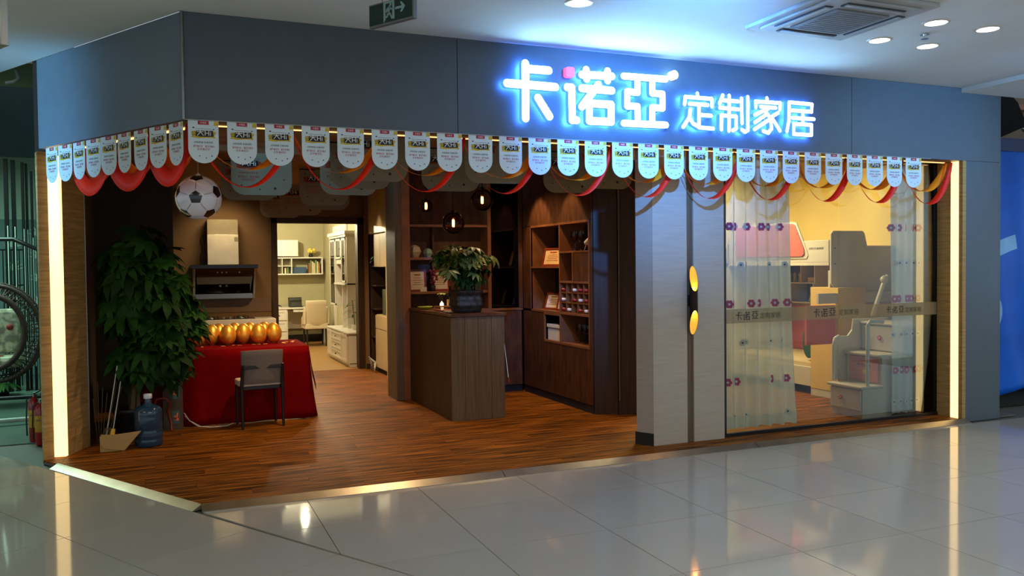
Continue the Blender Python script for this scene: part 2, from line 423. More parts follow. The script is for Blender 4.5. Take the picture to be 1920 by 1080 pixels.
# ---- timber floor of the shop
fl2 = holder('floor', (0, 0, 0))
def shopclip(P): return clip(clip(P, (-CN.x, -CN.y), .0), (0, -1), -.0)
PW = .15; PL = 1.22
np_ = 0; far = M()
for r in range(0, 48):
    y0 = r*PW
    for k in range(-1, 7):
        x0 = -1.3+k*PL+(r*.43 % PL)
        P = [(x0+.001, y0+.001), (x0+PL-.001, y0+.001), (x0+PL-.001, y0+PW-.001), (x0+.001, y0+PW-.001)]
        P = shopclip(P)
        P = clip(P, (0, 1), 7.1); P = clip(P, (-1, 0), 1.18); P = clip(P, (1, 0), 8.0)
        if len(P) < 3: continue
        if r < 33 and (P[0][0] < 7.4): M().prism(P, 'xy', -.012, 0).build('plank', 'plank', fl2); np_ += 1
        else: far.prism(P, 'xy', -.012, 0)
far.build('far_planks', 'plank', fl2, kind='stuff')
m = M(); m.prism(shopclip([(-1.18, .02), (8, .02), (8, 7.09), (-1.18, 7.09)]), 'xy', -.034, -.0125); m.build('plank_underlay', 'tile_base', fl2)
struct('floor', M().box(-.5, 4.2, 7.1, 12.6, -.03, 0), 'plank_study')
print('tiles', nt_, 'planks', np_)
# ---- bevelled metal edge of the platform
def ramp(a, b, name):
    a = Vector(a); b = Vector(b); d = (b-a).normalized(); n = Vector((d.y, -d.x))
    m = M(); v = []
    for p in (a, b):
        q = p+n*.07; v += [(p.x, p.y, FZ), (q.x, q.y, FZ), (q.x, q.y, FZ+.004), (p.x, p.y, .004)]
    m.add(v, [(0, 1, 2, 3), (7, 6, 5, 4), (0, 4, 5, 1), (1, 5, 6, 2), (2, 6, 7, 3), (3, 7, 4, 0)])
    return struct(name, m, 'steel_trim')
ramp((.0, .0), (2.196, .0), 'trim_1'); ramp((2.202, 0), (4.62, 0), 'trim_2'); ramp((4.626, 0), (7.25, 0), 'trim_3')
ramp((-1.05, 1.79), (-.0, .0), 'trim_4')
# ---- ceilings
m = M()
far_c = P0.xy+CH.xy*9
m.prism([(-12, -10), (12, -10), (12, .02), (-.06, .02), tuple(P0.xy), tuple(far_c), (-12, far_c.y)], 'xy', 3.32, 3.5)
struct('ceiling', m, 'ceiling_paint')
struct('ceiling', M().box(7.18, 12, -8, .0, 3.275, 3.319), 'ceiling_paint')
m = M(); m.prism([(-1.0, 2.2), (-.0, .4), (7.2, .4), (8.2, .4), (8.2, 3.75), (4.4, 3.75), (4.4, 7.15), (-1.0, 7.15)], 'xy', 2.78, 2.86)
ci = struct('ceiling', m, 'tan_ceiling')
struct('ceiling', M().box(-.6, 4.3, 7.2, 12.7, 2.72, 2.8), 'ceiling_paint')
struct('ceiling', M().box(-8, -1.15, 3.25, 10, 3.6, 3.7), 'neighbour_ceiling')
# ---- fascia: three panels on the front, one on the cut corner
wf = holder('wall_front', (0, 0, 2.6))
for a, b in ((-.055, 1.871), (1.875, 5.751), (5.755, 7.716)):
    M().box(a, b, 0, .05, 2.6, 3.318).build('panel', 'fascia', wf, bev=.002)
M().box(-.03, 7.716, .05, .16, 2.605, 3.318).build('backing', 'dark_back', wf)
M().box(.0, 7.2, .05, .40, 2.602, 2.64).build('soffit', 'grey_wood', wf)
M().box(.12, 7.18, .19, .21, 2.595, 2.601).build('led_strip', 'led_line', wf, label='warm linear light under the fascia')
def chp(t, off=0): p = P0+CH*t+CN*off; return (p.x, p.y)
wc = holder('wall_corner', (chp(1)[0], chp(1)[1], 2.6))
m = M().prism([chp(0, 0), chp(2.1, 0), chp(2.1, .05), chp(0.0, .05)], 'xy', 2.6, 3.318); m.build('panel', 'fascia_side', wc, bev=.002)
m = M().prism([chp(0.05, .05), chp(2.1, .05), chp(2.1, .16), chp(0.1, .16)], 'xy', 2.603, 3.318); m.build('backing', 'dark_back', wc)
m = M().prism([chp(.05, .05), chp(2.08, .05), chp(2.08, .42), chp(.25, .42)], 'xy', 2.602, 2.64); m.build('soffit', 'grey_wood', wc)
m = M().prism([chp(-.04, .185), chp(2.05, .185), chp(2.05, .215), chp(-.05, .215)], 'xy', 2.592, 2.601); m.build('led_strip', 'led_line', wc, label='warm linear light under the fascia')
struct('trim_5', M().cyl((-.062, -.006, 2.6), (-.062, -.006, 3.318), .011, n=8), 'grey_metal')
# ---- right end pillar and reveal with its light
wr = holder('wall_right', (7.48, 0, 0))
M().box(7.247, 7.716, 0, .05, FZ, 2.598).build('panel', 'fascia', wr, bev=.002)
M().box(7.716, 7.74, 0, .45, FZ, 3.31).build('side_panel', 'fascia', wr)
M().box(7.222, 7.72, .05, .45, FZ, 2.6).build('core', 'dark_back', wr)
M().box(7.2, 7.221, .135, .42, .0, 2.6).build('reveal_board', 'reveal_wood', wr)
M().box(7.2, 7.247, -.0, .045, .0, 2.6).build('reveal_board', 'reveal_wood', wr)
M().box(7.196, 7.221, .046, .134, .0, 2.6).build('led_strip', 'led_warm', wr, label='glowing warm vertical light strip')
# ---- left end of the wall: outer return, light strip, reveal board, metal edge
wl = holder('wall_left', (-1.05, 2.2, 0))
A_ = (-1.17, 1.985); B_ = (-1.10, 2.03); C_ = (-1.02, 2.015); D_ = (-.86, 2.46)
M().prism([A_, B_, (-1.10, 2.12), (-1.20, 2.12)], 'xy', FZ, 2.6).build('outer_return', 'reveal_wood', wl)
M().prism([B_, (-1.013, 2.012), (-.998, 2.055), (-1.03, 2.10), (-1.10, 2.10)], 'xy', .01, 2.57).build('led_strip', 'led_warm', wl, label='glowing warm vertical light strip')
M().prism([(-1.018, 2.02), D_, (-.90, 2.47), (-1.09, 2.13)], 'xy', 0, 2.6).build('reveal_board', 'reveal_wood', wl)
M().cyl((D_[0]-.002, D_[1]+.004, 0), (D_[0]-.002, D_[1]+.004, 2.6), .008, n=8).build('metal_edge', 'grey_metal', wl)
M().prism([(-.90, 2.48), (-.93, 4.6), (-1.15, 4.6), (-1.2, 2.13), (-1.09, 2.14)], 'xy', FZ, 3.6).build('partition_core', 'dark_partition', wl)
struct('wall_left', M().box(-1.3, -.10, 4.6, 4.72, 0, 2.78), 'dark_partition')
struct('wall_left', M().box(-1.15, -.10, 4.72, 7.22, FZ, 3.6), 'neighbour_pale')
# ---- back wall with the door to the study
m = M(); m.box(-.1, 1.315, 7.1, 7.22, 0, 2.78); m.box(2.76, 4.4, 7.1, 7.22, 0, 2.78); m.box(1.315, 2.76, 7.1, 7.22, 2.36, 2.78)
struct('wall_back', m, 'taupe_wall')
struct('wall_back', M().box(2.70, 2.76, 6.98, 7.1, 0, 2.78), 'taupe_wall')
d1 = holder('door_1', (2, 7.1, 0))
boxes('frame', 'dark_wood', d1, [(1.30, 1.385, 7.05, 7.25, 0, 2.37), (2.605, 2.70, 7.05, 7.25, 0, 2.37), (1.30, 2.70, 7.05, 7.25, 2.285, 2.37)])
M().cyl((1.385, 7.12, 1.03), (1.42, 7.12, 1.03), .01).cyl((1.42, 7.12, 1.03), (1.42, 7.04, 1.02), .009).build('door_handle', 'bronze', d1)
struct('baseboard_back', M().box(2.705, 2.775, 6.95, 6.98, 0, .08), 'dark_back')
# ---- study shell
struct('wall_study', M().box(-.5, 3.0, 12.4, 12.5, 0, 2.72), 'study_wall')
struct('wall_study', M().box(3.0, 3.1, 7.22, 12.5, 0, 2.72), 'study_wall')
struct('wall_study', M().box(-.6, -.5, 7.22, 12.5, 0, 2.72), 'study_wall')
struct('baseboard_study', M().box(-.5, 3.0, 12.38, 12.4, 0, .16), 'dark_back')
# ---- bar back wall, its end post, wall behind cabinets
struct('wall_bar', M().box(2.52, 4.36, 4.02, 4.14, 0, 2.78), 'dark_back')
struct('trim_6', M().box(2.335, 2.42, 3.70, 4.14, 0, 2.78), 'grey_wood', bev=.003)
struct('trim_7', M().box(2.421, 2.52, 3.70, 4.14, 0, 2.78), 'walnut_edge', bev=.003)
struct('wall_cabinets', M().box(3.12, 3.2, 4.14, 7.1, 0, 2.78), 'taupe_wall')
# ---- kids room shell
struct('wall_kids', M().box(4.42, 8.1, 3.6, 3.7, 0, 2.78), 'wallpaper_kids')
struct('wall_kids', M().box(8.0, 8.1, .5, 3.6, 0, 2.78), 'wallpaper_kids')
struct('wall_kids', M().box(4.37, 4.42, 1.75, 4.14, 0, 2.78), 'dark_back')
struct('wall_kids', M().box(7.24, 8.1, .45, .5, 0, 2.78), 'dark_back')
wk = holder('wall_kids', (6.5, 3.59, 0)); rnd = random.Random(3)
for i in range(8):
    for j in range(4):
        x = 5.3+i*.34+rnd.uniform(-.08, .08); z = 1.72+j*.27+rnd.uniform(-.05, .05)
        M().cyl((x, 3.599, z), (x, 3.5965, z), .022, n=7, sm=False).build('printed_motif', 'wall_motif', wk)
# dark angled folding panels at the end of the bookcase
m = M().wall((4.015, 1.865), (4.24, 1.755), .04, 0, 2.7); struct('wall_fold', m, 'dark_wood', bev=.002)
m = M().wall((4.246, 1.752), (4.44, 1.63), .04, 0, 2.7); struct('wall_fold', m, 'dark_wood', bev=.002)
struct('trim_8', M().cyl((4.25, 1.735, .15), (4.25, 1.735, 2.6), .010, n=8), 'grey_wood')
# ---- column between the open front and the shop window
wcl = holder('wall_column', (4.1, .3, 0))
M().box(3.735, 4.09, .25, .40, 0, 2.6).build('panel', 'beige_panel', wcl, bev=.002)
M().box(4.16, 4.49, .25, .40, 0, 2.6).build('panel', 'beige_panel', wcl, bev=.002)
M().box(4.09, 4.16, .27, .40, 0, 2.6).build('recess_board', 'grey_wood', wcl)
M().prism([(3.733, .252), (3.733, .40), (3.655, .40)], 'xy', .0, 2.6).build('side_panel', 'beige_panel', wcl)
M().prism([(3.735, .246), (3.735, .41), (3.645, .41)], 'xy', .0, .11).build('baseboard', 'dark_back', wcl)
# ---- shop window
def pane(n, x0, x1):
    h = holder('window_%d' % n, ((x0+x1)/2, .3, 0))
    M().box(x0, x1, .298, .302, .03, 2.6).build('pane', 'glass', h)
    m = M().box(x0+.01, x1-.01, .2955, .2965, 1.045, 1.175).build('frosted_band', 'frost', h)
    return h
w1 = pane(1, 4.535, 5.878); w2 = pane(2, 5.884, 7.2)
struct('trim_9', M().box(4.492, 4.535, .28, .33, 0, 2.6), 'black_plastic')
struct('trim_10', M().box(4.535, 7.2, .285, .315, .0, .03), 'black_plastic')
struct('trim_11', M().box(7.165, 7.199, .30, .34, 0, 2.6), 'black_plastic')
# ---- neighbour shop on the left and building fabric on the right
struct('floor', M().box(-9, -.95, 3.02, 10, FZ-.05, FZ+.002), 'neighbour_floor')
struct('wall_neighbour', M().wall((-7, 3.35), (-1.16, 3.2), .12, 2.70, 3.36), 'neighbour_green')
wn = holder('wall_neighbour', (-4, 9.0, 0))
M().box(-9, -1.15, 9.0, 9.1, FZ, 2.40).build('damask_wallpaper', 'damask', wn)
M().box(-9, -1.15, 8.98, 9.0, 2.40, 2.44).build('ledge', 'neighbour_pale', wn)
M().box(-9, -1.15, 9.0, 9.1, 2.44, 3.6).build('upper_wall', 'neighbour_pale', wn)
# damask motifs: raised leaf rosettes
mot = M()
for a in range(-3, 4):
    th = a*.42; L = .20-.02*abs(a)
    pts = [(0, 0), (L*.35*math.sin(th-.22), L*.5*math.cos(th-.22)), (L*math.sin(th), L*math.cos(th)), (L*.35*math.sin(th+.22), L*.5*math.cos(th+.22))]
    mot.prism(pts, 'xz', 0, .004)
first = None
for i in range(12):
    for j in range(6):
        x = -1.35-.34*i; z = .35+.36*j+(.18 if i % 2 else 0)
        if z > 2.15: continue
        if first is None:
            first = mot.build('rosette', 'damask_leaf', wn, local=True); o = first
        else:
            o = first.copy(); COL.objects.link(o)
        o.location = Vector((x, 8.994, z))-W[wn]
struct('trim_12', M().cyl((-1.85, 4.15, 0.02), (-1.45, 4.18, 0.02), .025).cyl((-3.6, 4.3, 0.02), (-1.9, 4.12, 0.02), .035), 'white_tube')
struct('wall_far_right', M().box(8.15, 12, 1.6, 1.7, FZ, 3.9), 'brown_wall')
struct('trim_13', M().box(7.75, 12, .36, .50, 2.79, 2.93), 'dark_blue_beam')
struct('trim_14', M().box(7.75, 12, 1.52, 1.6, 3.55, 3.62), 'walnut_edge')
struct('baseboard_right', M().box(7.745, 12, .45, .5, FZ, .25), 'dark_back')
# ================================================================== SHOP SIGN
SIGN = [('ka', .031, [[(2.398, 3.154), (2.395, 2.734)], [(2.398, 3.113), (2.596, 3.115)], [(2.244, 2.992), (2.652, 2.991)], [(2.502, 2.897), (2.599, 2.76)]]),
('nuo', .030, [[(2.755, 2.997), (2.794, 2.997), (2.797, 2.742), (2.836, 2.744)], [(2.885, 3.106), (3.157, 3.113)], [(2.924, 3.146), (2.928, 3.075)], [(3.117, 3.151), (3.117, 3.077)], [(2.884, 2.998), (3.156, 2.998)], [(3.031, 3.036), (2.882, 2.853)], [(2.95, 2.884), (3.148, 2.885), (3.147, 2.748), (2.949, 2.744), (2.95, 2.884)]]),
('ya', .027, [[(3.265, 3.123), (3.662, 3.127)], [(3.262, 2.743), (3.664, 2.75)], [(3.394, 3.105), (3.393, 3.0), (3.297, 3.0), (3.296, 2.884), (3.392, 2.886), (3.394, 2.766)], [(3.535, 3.108), (3.534, 3.003), (3.633, 3.003), (3.632, 2.887), (3.533, 2.885), (3.532, 2.762)]]),
('ding', .0155, [[(3.975, 3.031), (3.98, 3.003)], [(3.848, 2.933), (3.855, 2.995), (4.119, 2.995), (4.123, 2.931)], [(3.896, 2.94), (4.08, 2.941)], [(3.992, 2.934), (3.991, 2.748)], [(4.0, 2.854), (4.114, 2.853)], [(3.904, 2.894), (3.895, 2.827), (3.832, 2.743)], [(3.895, 2.823), (3.932, 2.777), (3.999, 2.747), (4.134, 2.745)]]),
('zhi', .0155, [[(4.235, 3.034), (4.2, 2.961)], [(4.221, 2.991), (4.395, 2.991)], [(4.204, 2.926), (4.395, 2.923)], [(4.301, 3.035), (4.298, 2.734)], [(4.218, 2.743), (4.219, 2.862), (4.372, 2.861), (4.372, 2.758), (4.337, 2.74)], [(4.43, 3.019), (4.434, 2.807)], [(4.496, 3.037), (4.495, 2.75), (4.464, 2.734), (4.433, 2.75)]]),
('jia', .0155, [[(4.702, 3.04), (4.705, 3.015)], [(4.581, 2.953), (4.581, 3.003), (4.848, 3.006), (4.843, 2.951)], [(4.634, 2.961), (4.798, 2.961)], [(4.716, 2.95), (4.571, 2.887)], [(4.697, 2.898), (4.571, 2.822)], [(4.715, 2.848), (4.566, 2.761)], [(4.688, 2.919), (4.743, 2.864), (4.751, 2.777), (4.715, 2.738), (4.661, 2.751)], [(4.825, 2.92), (4.761, 2.886)], [(4.756, 2.872), (4.843, 2.764)]]),
('ju', .0155, [[(4.947, 3.02), (5.204, 3.017), (5.199, 2.951), (4.954, 2.95)], [(4.947, 3.02), (4.943, 2.861), (4.921, 2.764)], [(4.982, 2.885), (5.227, 2.886)], [(5.099, 2.937), (5.099, 2.848)], [(4.996, 2.831), (5.197, 2.834), (5.196, 2.742), (4.996, 2.742), (4.996, 2.831)]])]
def stroke(m, pts, r, y0, y1, mi=0, side=1):
    for (a, b) in zip(pts[:-1], pts[1:]):
        d = Vector((b[0]-a[0], b[1]-a[1])); t = math.atan2(d.y, d.x); P = []
        for k in range(7): u = t+PI/2+PI*k/6; P.append((a[0]+r*math.cos(u), a[1]+r*math.sin(u)))
        for k in range(7): u = t-PI/2+PI*k/6; P.append((b[0]+r*math.cos(u), b[1]+r*math.sin(u)))
        k0 = len(m.m); m.prism(P, 'xz', y0, y1, mi)
        if side is not None:
            for q in range(k0+2, len(m.m)): m.m[q] = side
            m.m[k0+1] = side+1   # back face
            # prism order: first cap is at the smaller t (front)
sg = thing('shop_sign', (3.7, -.08, 2.7), 'illuminated shop name in white rounded characters on the grey fascia', 'sign')
for name, r, st in SIGN:
    m = M()
    for s_ in st: stroke(m, s_, r, -.085, -.035)
    m.build('character', ['sign_light', 'sign_side', 'sign_back'], sg)
    cx = sum(p[0] for s_ in st for p in s_)/sum(len(s_) for s_ in st)
m = M().prism(rr(2.746, 2.822, 3.080, 3.158, .018), 'xz', -.085, -.035); m.build('square_mark', 'sign_red', sg, label='small glowing pink-red square')
m = M().cyl((3.75, -.035, 3.17), (3.75, -.085, 3.17), .037, n=24); m.build('round_mark', 'sign_light', sg, label='round registered mark after the third big character')
m = M()
for x in (2.4, 2.6, 2.95, 3.15, 3.35, 3.6, 4.0, 4.3, 4.7, 5.1): m.cyl((x, 0, 2.86), (x, -.04, 2.86), .006, n=6)
m.build('standoff', 'grey_metal', sg, kind='stuff')
# the same name as small dark decals on the frosted band
def decal(parent, x0, wdt, y=.2948):
    sc = wdt/2.98
    m = M()
    for name, r, st in SIGN:
        dx = .06 if r < .03 else 0; dz = -.0; k = 1.0
        for s_ in st: stroke(m, [(x0+(a-2.24+dx)*sc, 1.108+(b-2.93+(.035 if r < .03 else 0))*sc) for a, b in s_], r*sc*.85, y, y+.0006, 0, None)
    m.build('lettering', 'decal', parent)
decal(w1, 4.655, .50); decal(w1, 5.30 + .0, .55) if False else None
decal(w2, 6.50, .46)
# middle copy straddles the joint between the panes: three characters on the left pane, four on the right
def decal_part(parent, x0, wdt, lo, hi):
    sc = wdt/2.98; m = M()
    for name, r, st in SIGN[lo:hi]:
        dx = .06 if r < .03 else 0
        for s_ in st: stroke(m, [(x0+(a-2.24+dx)*sc, 1.108+(b-2.93+(.035 if r < .03 else 0))*sc) for a, b in s_], r*sc*.85, .2948, .2954, 0, None)
    m.build('lettering', 'decal', parent)
decal_part(w1, 5.57, .53, 0, 3); decal_part(w2, 5.59, .53, 3, 7)

# ================================================================== PENNANTS
def pennant_parts(root, wd, ht, inner=False):
    if not inner:
        P = [(-wd/2, 0), (-wd/2, -(ht-wd*.5))]+[(-wd/2*math.cos(a), -(ht-wd*.5)-wd*.5*math.sin(a)) for a in [PI*k/16 for k in range(1, 16)]]+[(wd/2, -(ht-wd*.5)), (wd/2, 0)]
        M().prism(P, 'xz', 0, .0012).build('sheet', 'paper', root, local=True)
        px, k, pz = 0, 1, -.0
    else:
        r = .13
        P = [(-wd/2, 0)]+[(-wd/2+r-r*math.cos(a), -ht+r-r*math.sin(a)) for a in [PI/2*k/6 for k in range(7)]]+[(wd/2-r+r*math.sin(a), -ht+r-r*math.cos(a)) for a in [PI/2*k/6 for k in range(7)]]+[(wd/2, 0)]
        M().prism(P, 'xz', 0, .0012).build('sheet', 'paper_inner', root, local=True)
        M().box(-wd/2, -wd/2+.19, -.004, .004, -.012, .008).build('hanging_rail', 'black_plastic', root, local=True)
        px, k, pz = -wd/2+.17, 1.55, .02
    y = -.0006
    m = M()
    mats = ['print_red', 'print_yellow', 'print_black', 'print_white', 'print_rust', 'print_blue']
    def put(t, size, x, z, mi):
        tm = text(t, size*k); tm.xf(Matrix.Translation((px+x*k, y-.0002, pz+z*k))); tm.m = [mi]*len(tm.m); m.join(tm)
    def blk(x0, x1, z0, z1, mi, yy=0): m.box(px+x0*k, px+x1*k, y-yy, y+.0004-yy, pz+z0*k, pz+z1*k, mi)
    if not inner:
        blk(-.035, .035, -.026, -.001, 0); put('卡诺亚', .014, 0, -.014, 3)
        blk(.068, .094, -.03, -.003, 1)
    if not inner: m.build('top_tab', mats, root, local=True, kind='stuff'); m = M()
    # yellow brush splash with the big black and white slogan
    sp = [(-.078, -.078), (-.07, -.105), (-.08, -.112), (-.03, -.118), (.03, -.112), (.075, -.115), (.07, -.10), (.082, -.075), (.06, -.066), (.02, -.072), (-.02, -.064), (-.055, -.07)]
    m.prism([(px+a*k, pz+b*k) for a, b in sp], 'xz', y-.0002, y+.0003, 4 if inner else 1)
    m.prism([(px+a*k, pz+b*k) for a, b in [(-.048, -.105), (-.044, -.068), (.06, -.064), (.066, -.104), (.0, -.108)]], 'xz', y-.0005, y-.0001, 2)
    tm = text('大Hi', .048*k); tm.xf(Matrix.Translation((px+.004*k, y-.0009, pz-.084*k))); tm.m = [3]*len(tm.m); m.join(tm)
    tm = text('ヨ', .040*k); tm.xf(Matrix.Translation((px-.060*k, y-.0009, pz-.088*k))); tm.m = [2 if not inner else 4]*len(tm.m); m.join(tm)
    blk(-.068, -.056, -.052, -.044, 2); blk(.06, .07, -.06, -.052, 5); blk(-.05, .05, -.0555, -.0535, 2, .0001)
    m.build('slogan', mats, root, local=True, kind='stuff'); m = M()
    put('定制家居 全屋定制', .0145, 0, -.146, 4 if inner else 2)
    put('¥9800  ¥3980', .024, .002, -.172, 0)
    put('全年最低价', .017, 0, -.192, 0)
    if not inner:
        for a, b, q in ((.048, -.238, 2), (.012, -.252, 5), (-.03, -.24, 5)): blk(a, a+.008, b, b+.007, q)
    else:
        for a, b in ((-.20, .10), (-.02, .06), (.13, .07), (.22, .16)): m.cyl((a, y-.0002, -ht+b), (a, y+.0002, -ht+b), .013 if a > .1 and a < .2 else .007, n=8, m=2)
    m.build('small_print', mats, root, local=True, kind='stuff')
xs = [-.037+.235*0]
first = None
XS = [.061, .307, .547, .79, 1.03, 1.275, 1.52, 1.765, 2.01, 2.255, 2.51, 2.75, 2.995, 3.24, 3.485, 3.73, 3.97, 4.21, 4.455, 4.70, 4.945, 5.19, 5.43, 5.67, 5.91, 6.16, 6.40]
XS = [.061+i*(6.527-.061)/26 for i in range(27)]
rnd = random.Random(5)
for i, x in enumerate(XS):
    lab = 'white printed pennant, %s from the corner along the front fascia' % ORD[i]
    if i == len(XS)-1: lab = 'white printed pennant nearest the right pillar, last of the front row'
    loc = (x, -.006-.002*(i % 2), 2.597)
    if first is None:
        first = thing('pennant', loc, lab, 'pennant', 0, 'pennants along the front fascia'); pennant_parts(first, .194, .285)
    else: dup(first, loc, rnd.uniform(-.05, .05), lab)
for i in range(9):
    t = .085+i*.222; p = P0+CH*t-CN*.008
    o = dup(first, (p.x, p.y, 2.585+.0*i), RZC+rnd.uniform(-.08, .08), 'white printed pennant, %s from the corner along the bluish cut side' % ORD[i])
    o['group'] = 'pennants along the cut corner side'
# the hanging cord of the pennants
tag(M().tube([(-.06, -.012, 2.600), (3, -.012, 2.5985), (6.75, -.012, 2.600)], .0025, 5).build('bunting_line', 'cable_white'), 'thin line holding the front pennants along the fascia edge', 'line')
# interior pennants: large sheets hung one behind another
INN = [(1.417, 6.823, 'farthest, above the left of the study door'), (1.61, 6.127, 'second from the back wall above the study door'), (1.757, 4.954, 'third from the back wall in the middle row'), (1.60, 4.2, 'fourth from the back wall in the middle row'), (1.588, 2.664, 'fifth from the back wall in the middle row'),
 (1.553, 1.925, 'sixth from the back wall in the middle row'), (1.527, 1.218, 'front end of the middle row'), (.68, 3.60, 'rear one behind the football'), (.74, 2.9, 'front one of the left row, right of the football'), (2.47, 1.968, 'left one above the bar counter'), (2.62, 1.10, 'front one above the bar counter'), (3.73, 1.819, 'left one before the bookcase'), (3.86, 1.306, 'right one before the bookcase')]
first = None
for x, y, s_ in INN:
    lab = 'large cream printed ceiling pennant, %s' % s_
    if first is None:
        first = thing('ceiling_pennant', (x, y, 2.78), lab, 'pennant', 0, 'large pennants under the shop ceiling')
        pennant_parts(first, .60, .43, True)
        M().cyl((-.2, 0, -.002), (-.2, 0, .0), .003, n=6).build('hook', 'grey_metal', first, local=True)
    else: dup(first, (x, y, 2.78), rnd.uniform(-.12, .12), lab)

# ================================================================== RIBBON SWAGS
def swag(a, b, drop, y_in, wd, tw, mt, name, label, group, sq=.8):
    # a,b plan points; twist: width turns from in-plane at the ends to edge-on at the bottom
    a = Vector((a[0], a[1], 2.585)); b = Vector((b[0], b[1], 2.585)); d = (b-a); n = Vector((-d.y, d.x, 0)).normalized()
    def f(u, v):
        s_ = 4*u*(1-u); s2 = s_**sq
        c = a+d*u+Vector((0, 0, -drop*s2))
        t = Vector((d.x, d.y, -drop*4*(1-2*u))).normalized(); ip = t.cross(n)
        ang = tw[0]+(tw[1]-tw[0])*u if len(tw) == 2 else tw[0]+(tw[1]-tw[0])*min(1, 2*u)+(tw[2]-tw[1])*max(0, 2*u-1)
        wv = ip*math.cos(ang)+n*math.sin(ang); pinch = .45+.55*min(1, s_*2.2)
        p = c+wv*wd*pinch*(v-.5)+n*y_in
        if p.z > 2.594: p.z = 2.594
        return p
    o = M().grid(f, 26, 2).build(name, mt, solid=.001)
    return tag(o, label, 'ribbon', group)
FR = [.02+.645*i for i in range(12)]; FR[-1] = 7.13
for i in range(11):
    a = (FR[i], .10); b = (FR[i+1], .10); nm = ORD[i]
    q = 'last' if i == 10 else nm
    pos = 'beside the right light strip, last of the front row' if i == 10 else 'in the %s drape from the corner along the front' % nm
    swag((a[0], .14), (b[0], .14), .29, .0, .068, (1.25, 1.45, .35 if i % 3 else .1), 'ribbon_orange', 'ribbon_swag', 'orange ribbon swag '+pos, 'orange ribbon swags along the front')
    big = i >= 8
    swag((a[0]-.01, .065), (b[0]-.01, .065), .42, .0, .05 if not big else .06, (1.1 if not big else .6, 1.35, .3), 'ribbon_red', 'ribbon_swag', 'red ribbon swag '+pos, 'red ribbon swags along the front')
for i in range(3):
    t0, t1 = ((.05, .52), (.52, 1.10), (1.10, 1.65))[i]
    a = chp(t1, .10); b = chp(t0, .10)
    q = ['nearest the corner post', 'in the middle', 'nearest the left light strip'][i]
    swag(a, b, .27, .04, .08, (.2, .5, .4), 'ribbon_orange', 'ribbon_swag', 'orange ribbon swag on the cut side, %s' % q, 'orange ribbon swags on the cut side', .65)
    swag(a, b, .345, -.04, .135, (.1, .15, .1), 'ribbon_red', 'ribbon_swag', 'broad red ribbon swag on the cut side, %s' % q, 'red ribbon swags on the cut side', .55)

# ================================================================== CEILING FITTINGS OF THE MALL
dl = None
for (x, y, s_) in [(2.347, -1.085, 'alone at the top centre above the fascia'), (4.98, -1.585, 'upper left of the four beside the air unit'), (5.49, -1.6, 'upper right of the four beside the air unit'), (4.968, -1.079, 'lower left of the four beside the air unit'), (5.475, -1.08, 'lower right of the four beside the air unit')]:
    lab = 'lit round white downlight, '+s_
    if dl is None:
        dl = thing('downlight', (x, y, 3.32), lab, 'downlight', 0, 'round downlights in the mall ceiling')
        M().lathe([(.074, -.001), (.076, -.008), (.092, -.006), (.096, .0)], (0, 0, 0), 28).build('rim', 'white_lacquer', dl, local=True)
        M().lathe([(.0001, -.006), (.074, -.004)], (0, 0, 0), 28).build('lens', 'downlight_lens', dl, local=True)
    else: dup(dl, (x, y, 3.32), None, lab)
ac = thing('air_conditioner', (4.17, -1.47, 3.28), 'square ceiling cassette air conditioner with a grey centre grille', 'air conditioner')
x0, x1, y0, y1 = 3.72, 4.62, -1.93, -1.035
m = M(); m.box(x0, x1, y0, y1, 3.292, 3.319); m.prism(rr(x0+.06, x1-.06, y0+.06, y1-.06, .05), 'xy', 3.275, 3.292); m.build('housing', 'ac_body', ac, bev=.006)
M().box(x0+.22, x1-.22, y0+.22, y1-.22, 3.262, 3.275).build('grille', 'ac_grille', ac, bev=.004)
m = M()
for k in range(12): m.box(x0+.25, x1-.25, y0+.25+k*.036, y0+.262+k*.036, 3.259, 3.262)
m.build('grille_slats', 'ac_grille', ac, kind='stuff')
for q in ((x0+.2, x1-.2, y0+.10, y0+.17), (x0+.2, x1-.2, y1-.17, y1-.10), (x0+.10, x0+.17, y0+.2, y1-.2), (x1-.17, x1-.10, y0+.2, y1-.2)):
    o = M().box(*q, 3.268, 3.2752).build('outlet', 'vent_dark', ac)
    a, b, c, d = q
    if b-a > d-c: M().box(a+.01, b-.01, c+.015, c+.05, 3.262, 3.268).build('louver', 'ac_body', o)
    else: M().box(a+.015, a+.05, c+.01, d-.01, 3.262, 3.268).build('louver', 'ac_body', o)
tag(M().cyl((5.16, -1.33, 3.32), (5.16, -1.33, 3.285), .012, n=8).cyl((5.16, -1.33, 3.285), (5.16, -1.33, 3.282), .028, n=12).cyl((5.16, -1.33, 3.318), (5.16, -1.33, 3.312), .032, n=12).build('sprinkler', 'chrome'), 'small metal fire sprinkler head between the downlights on the right', 'sprinkler')
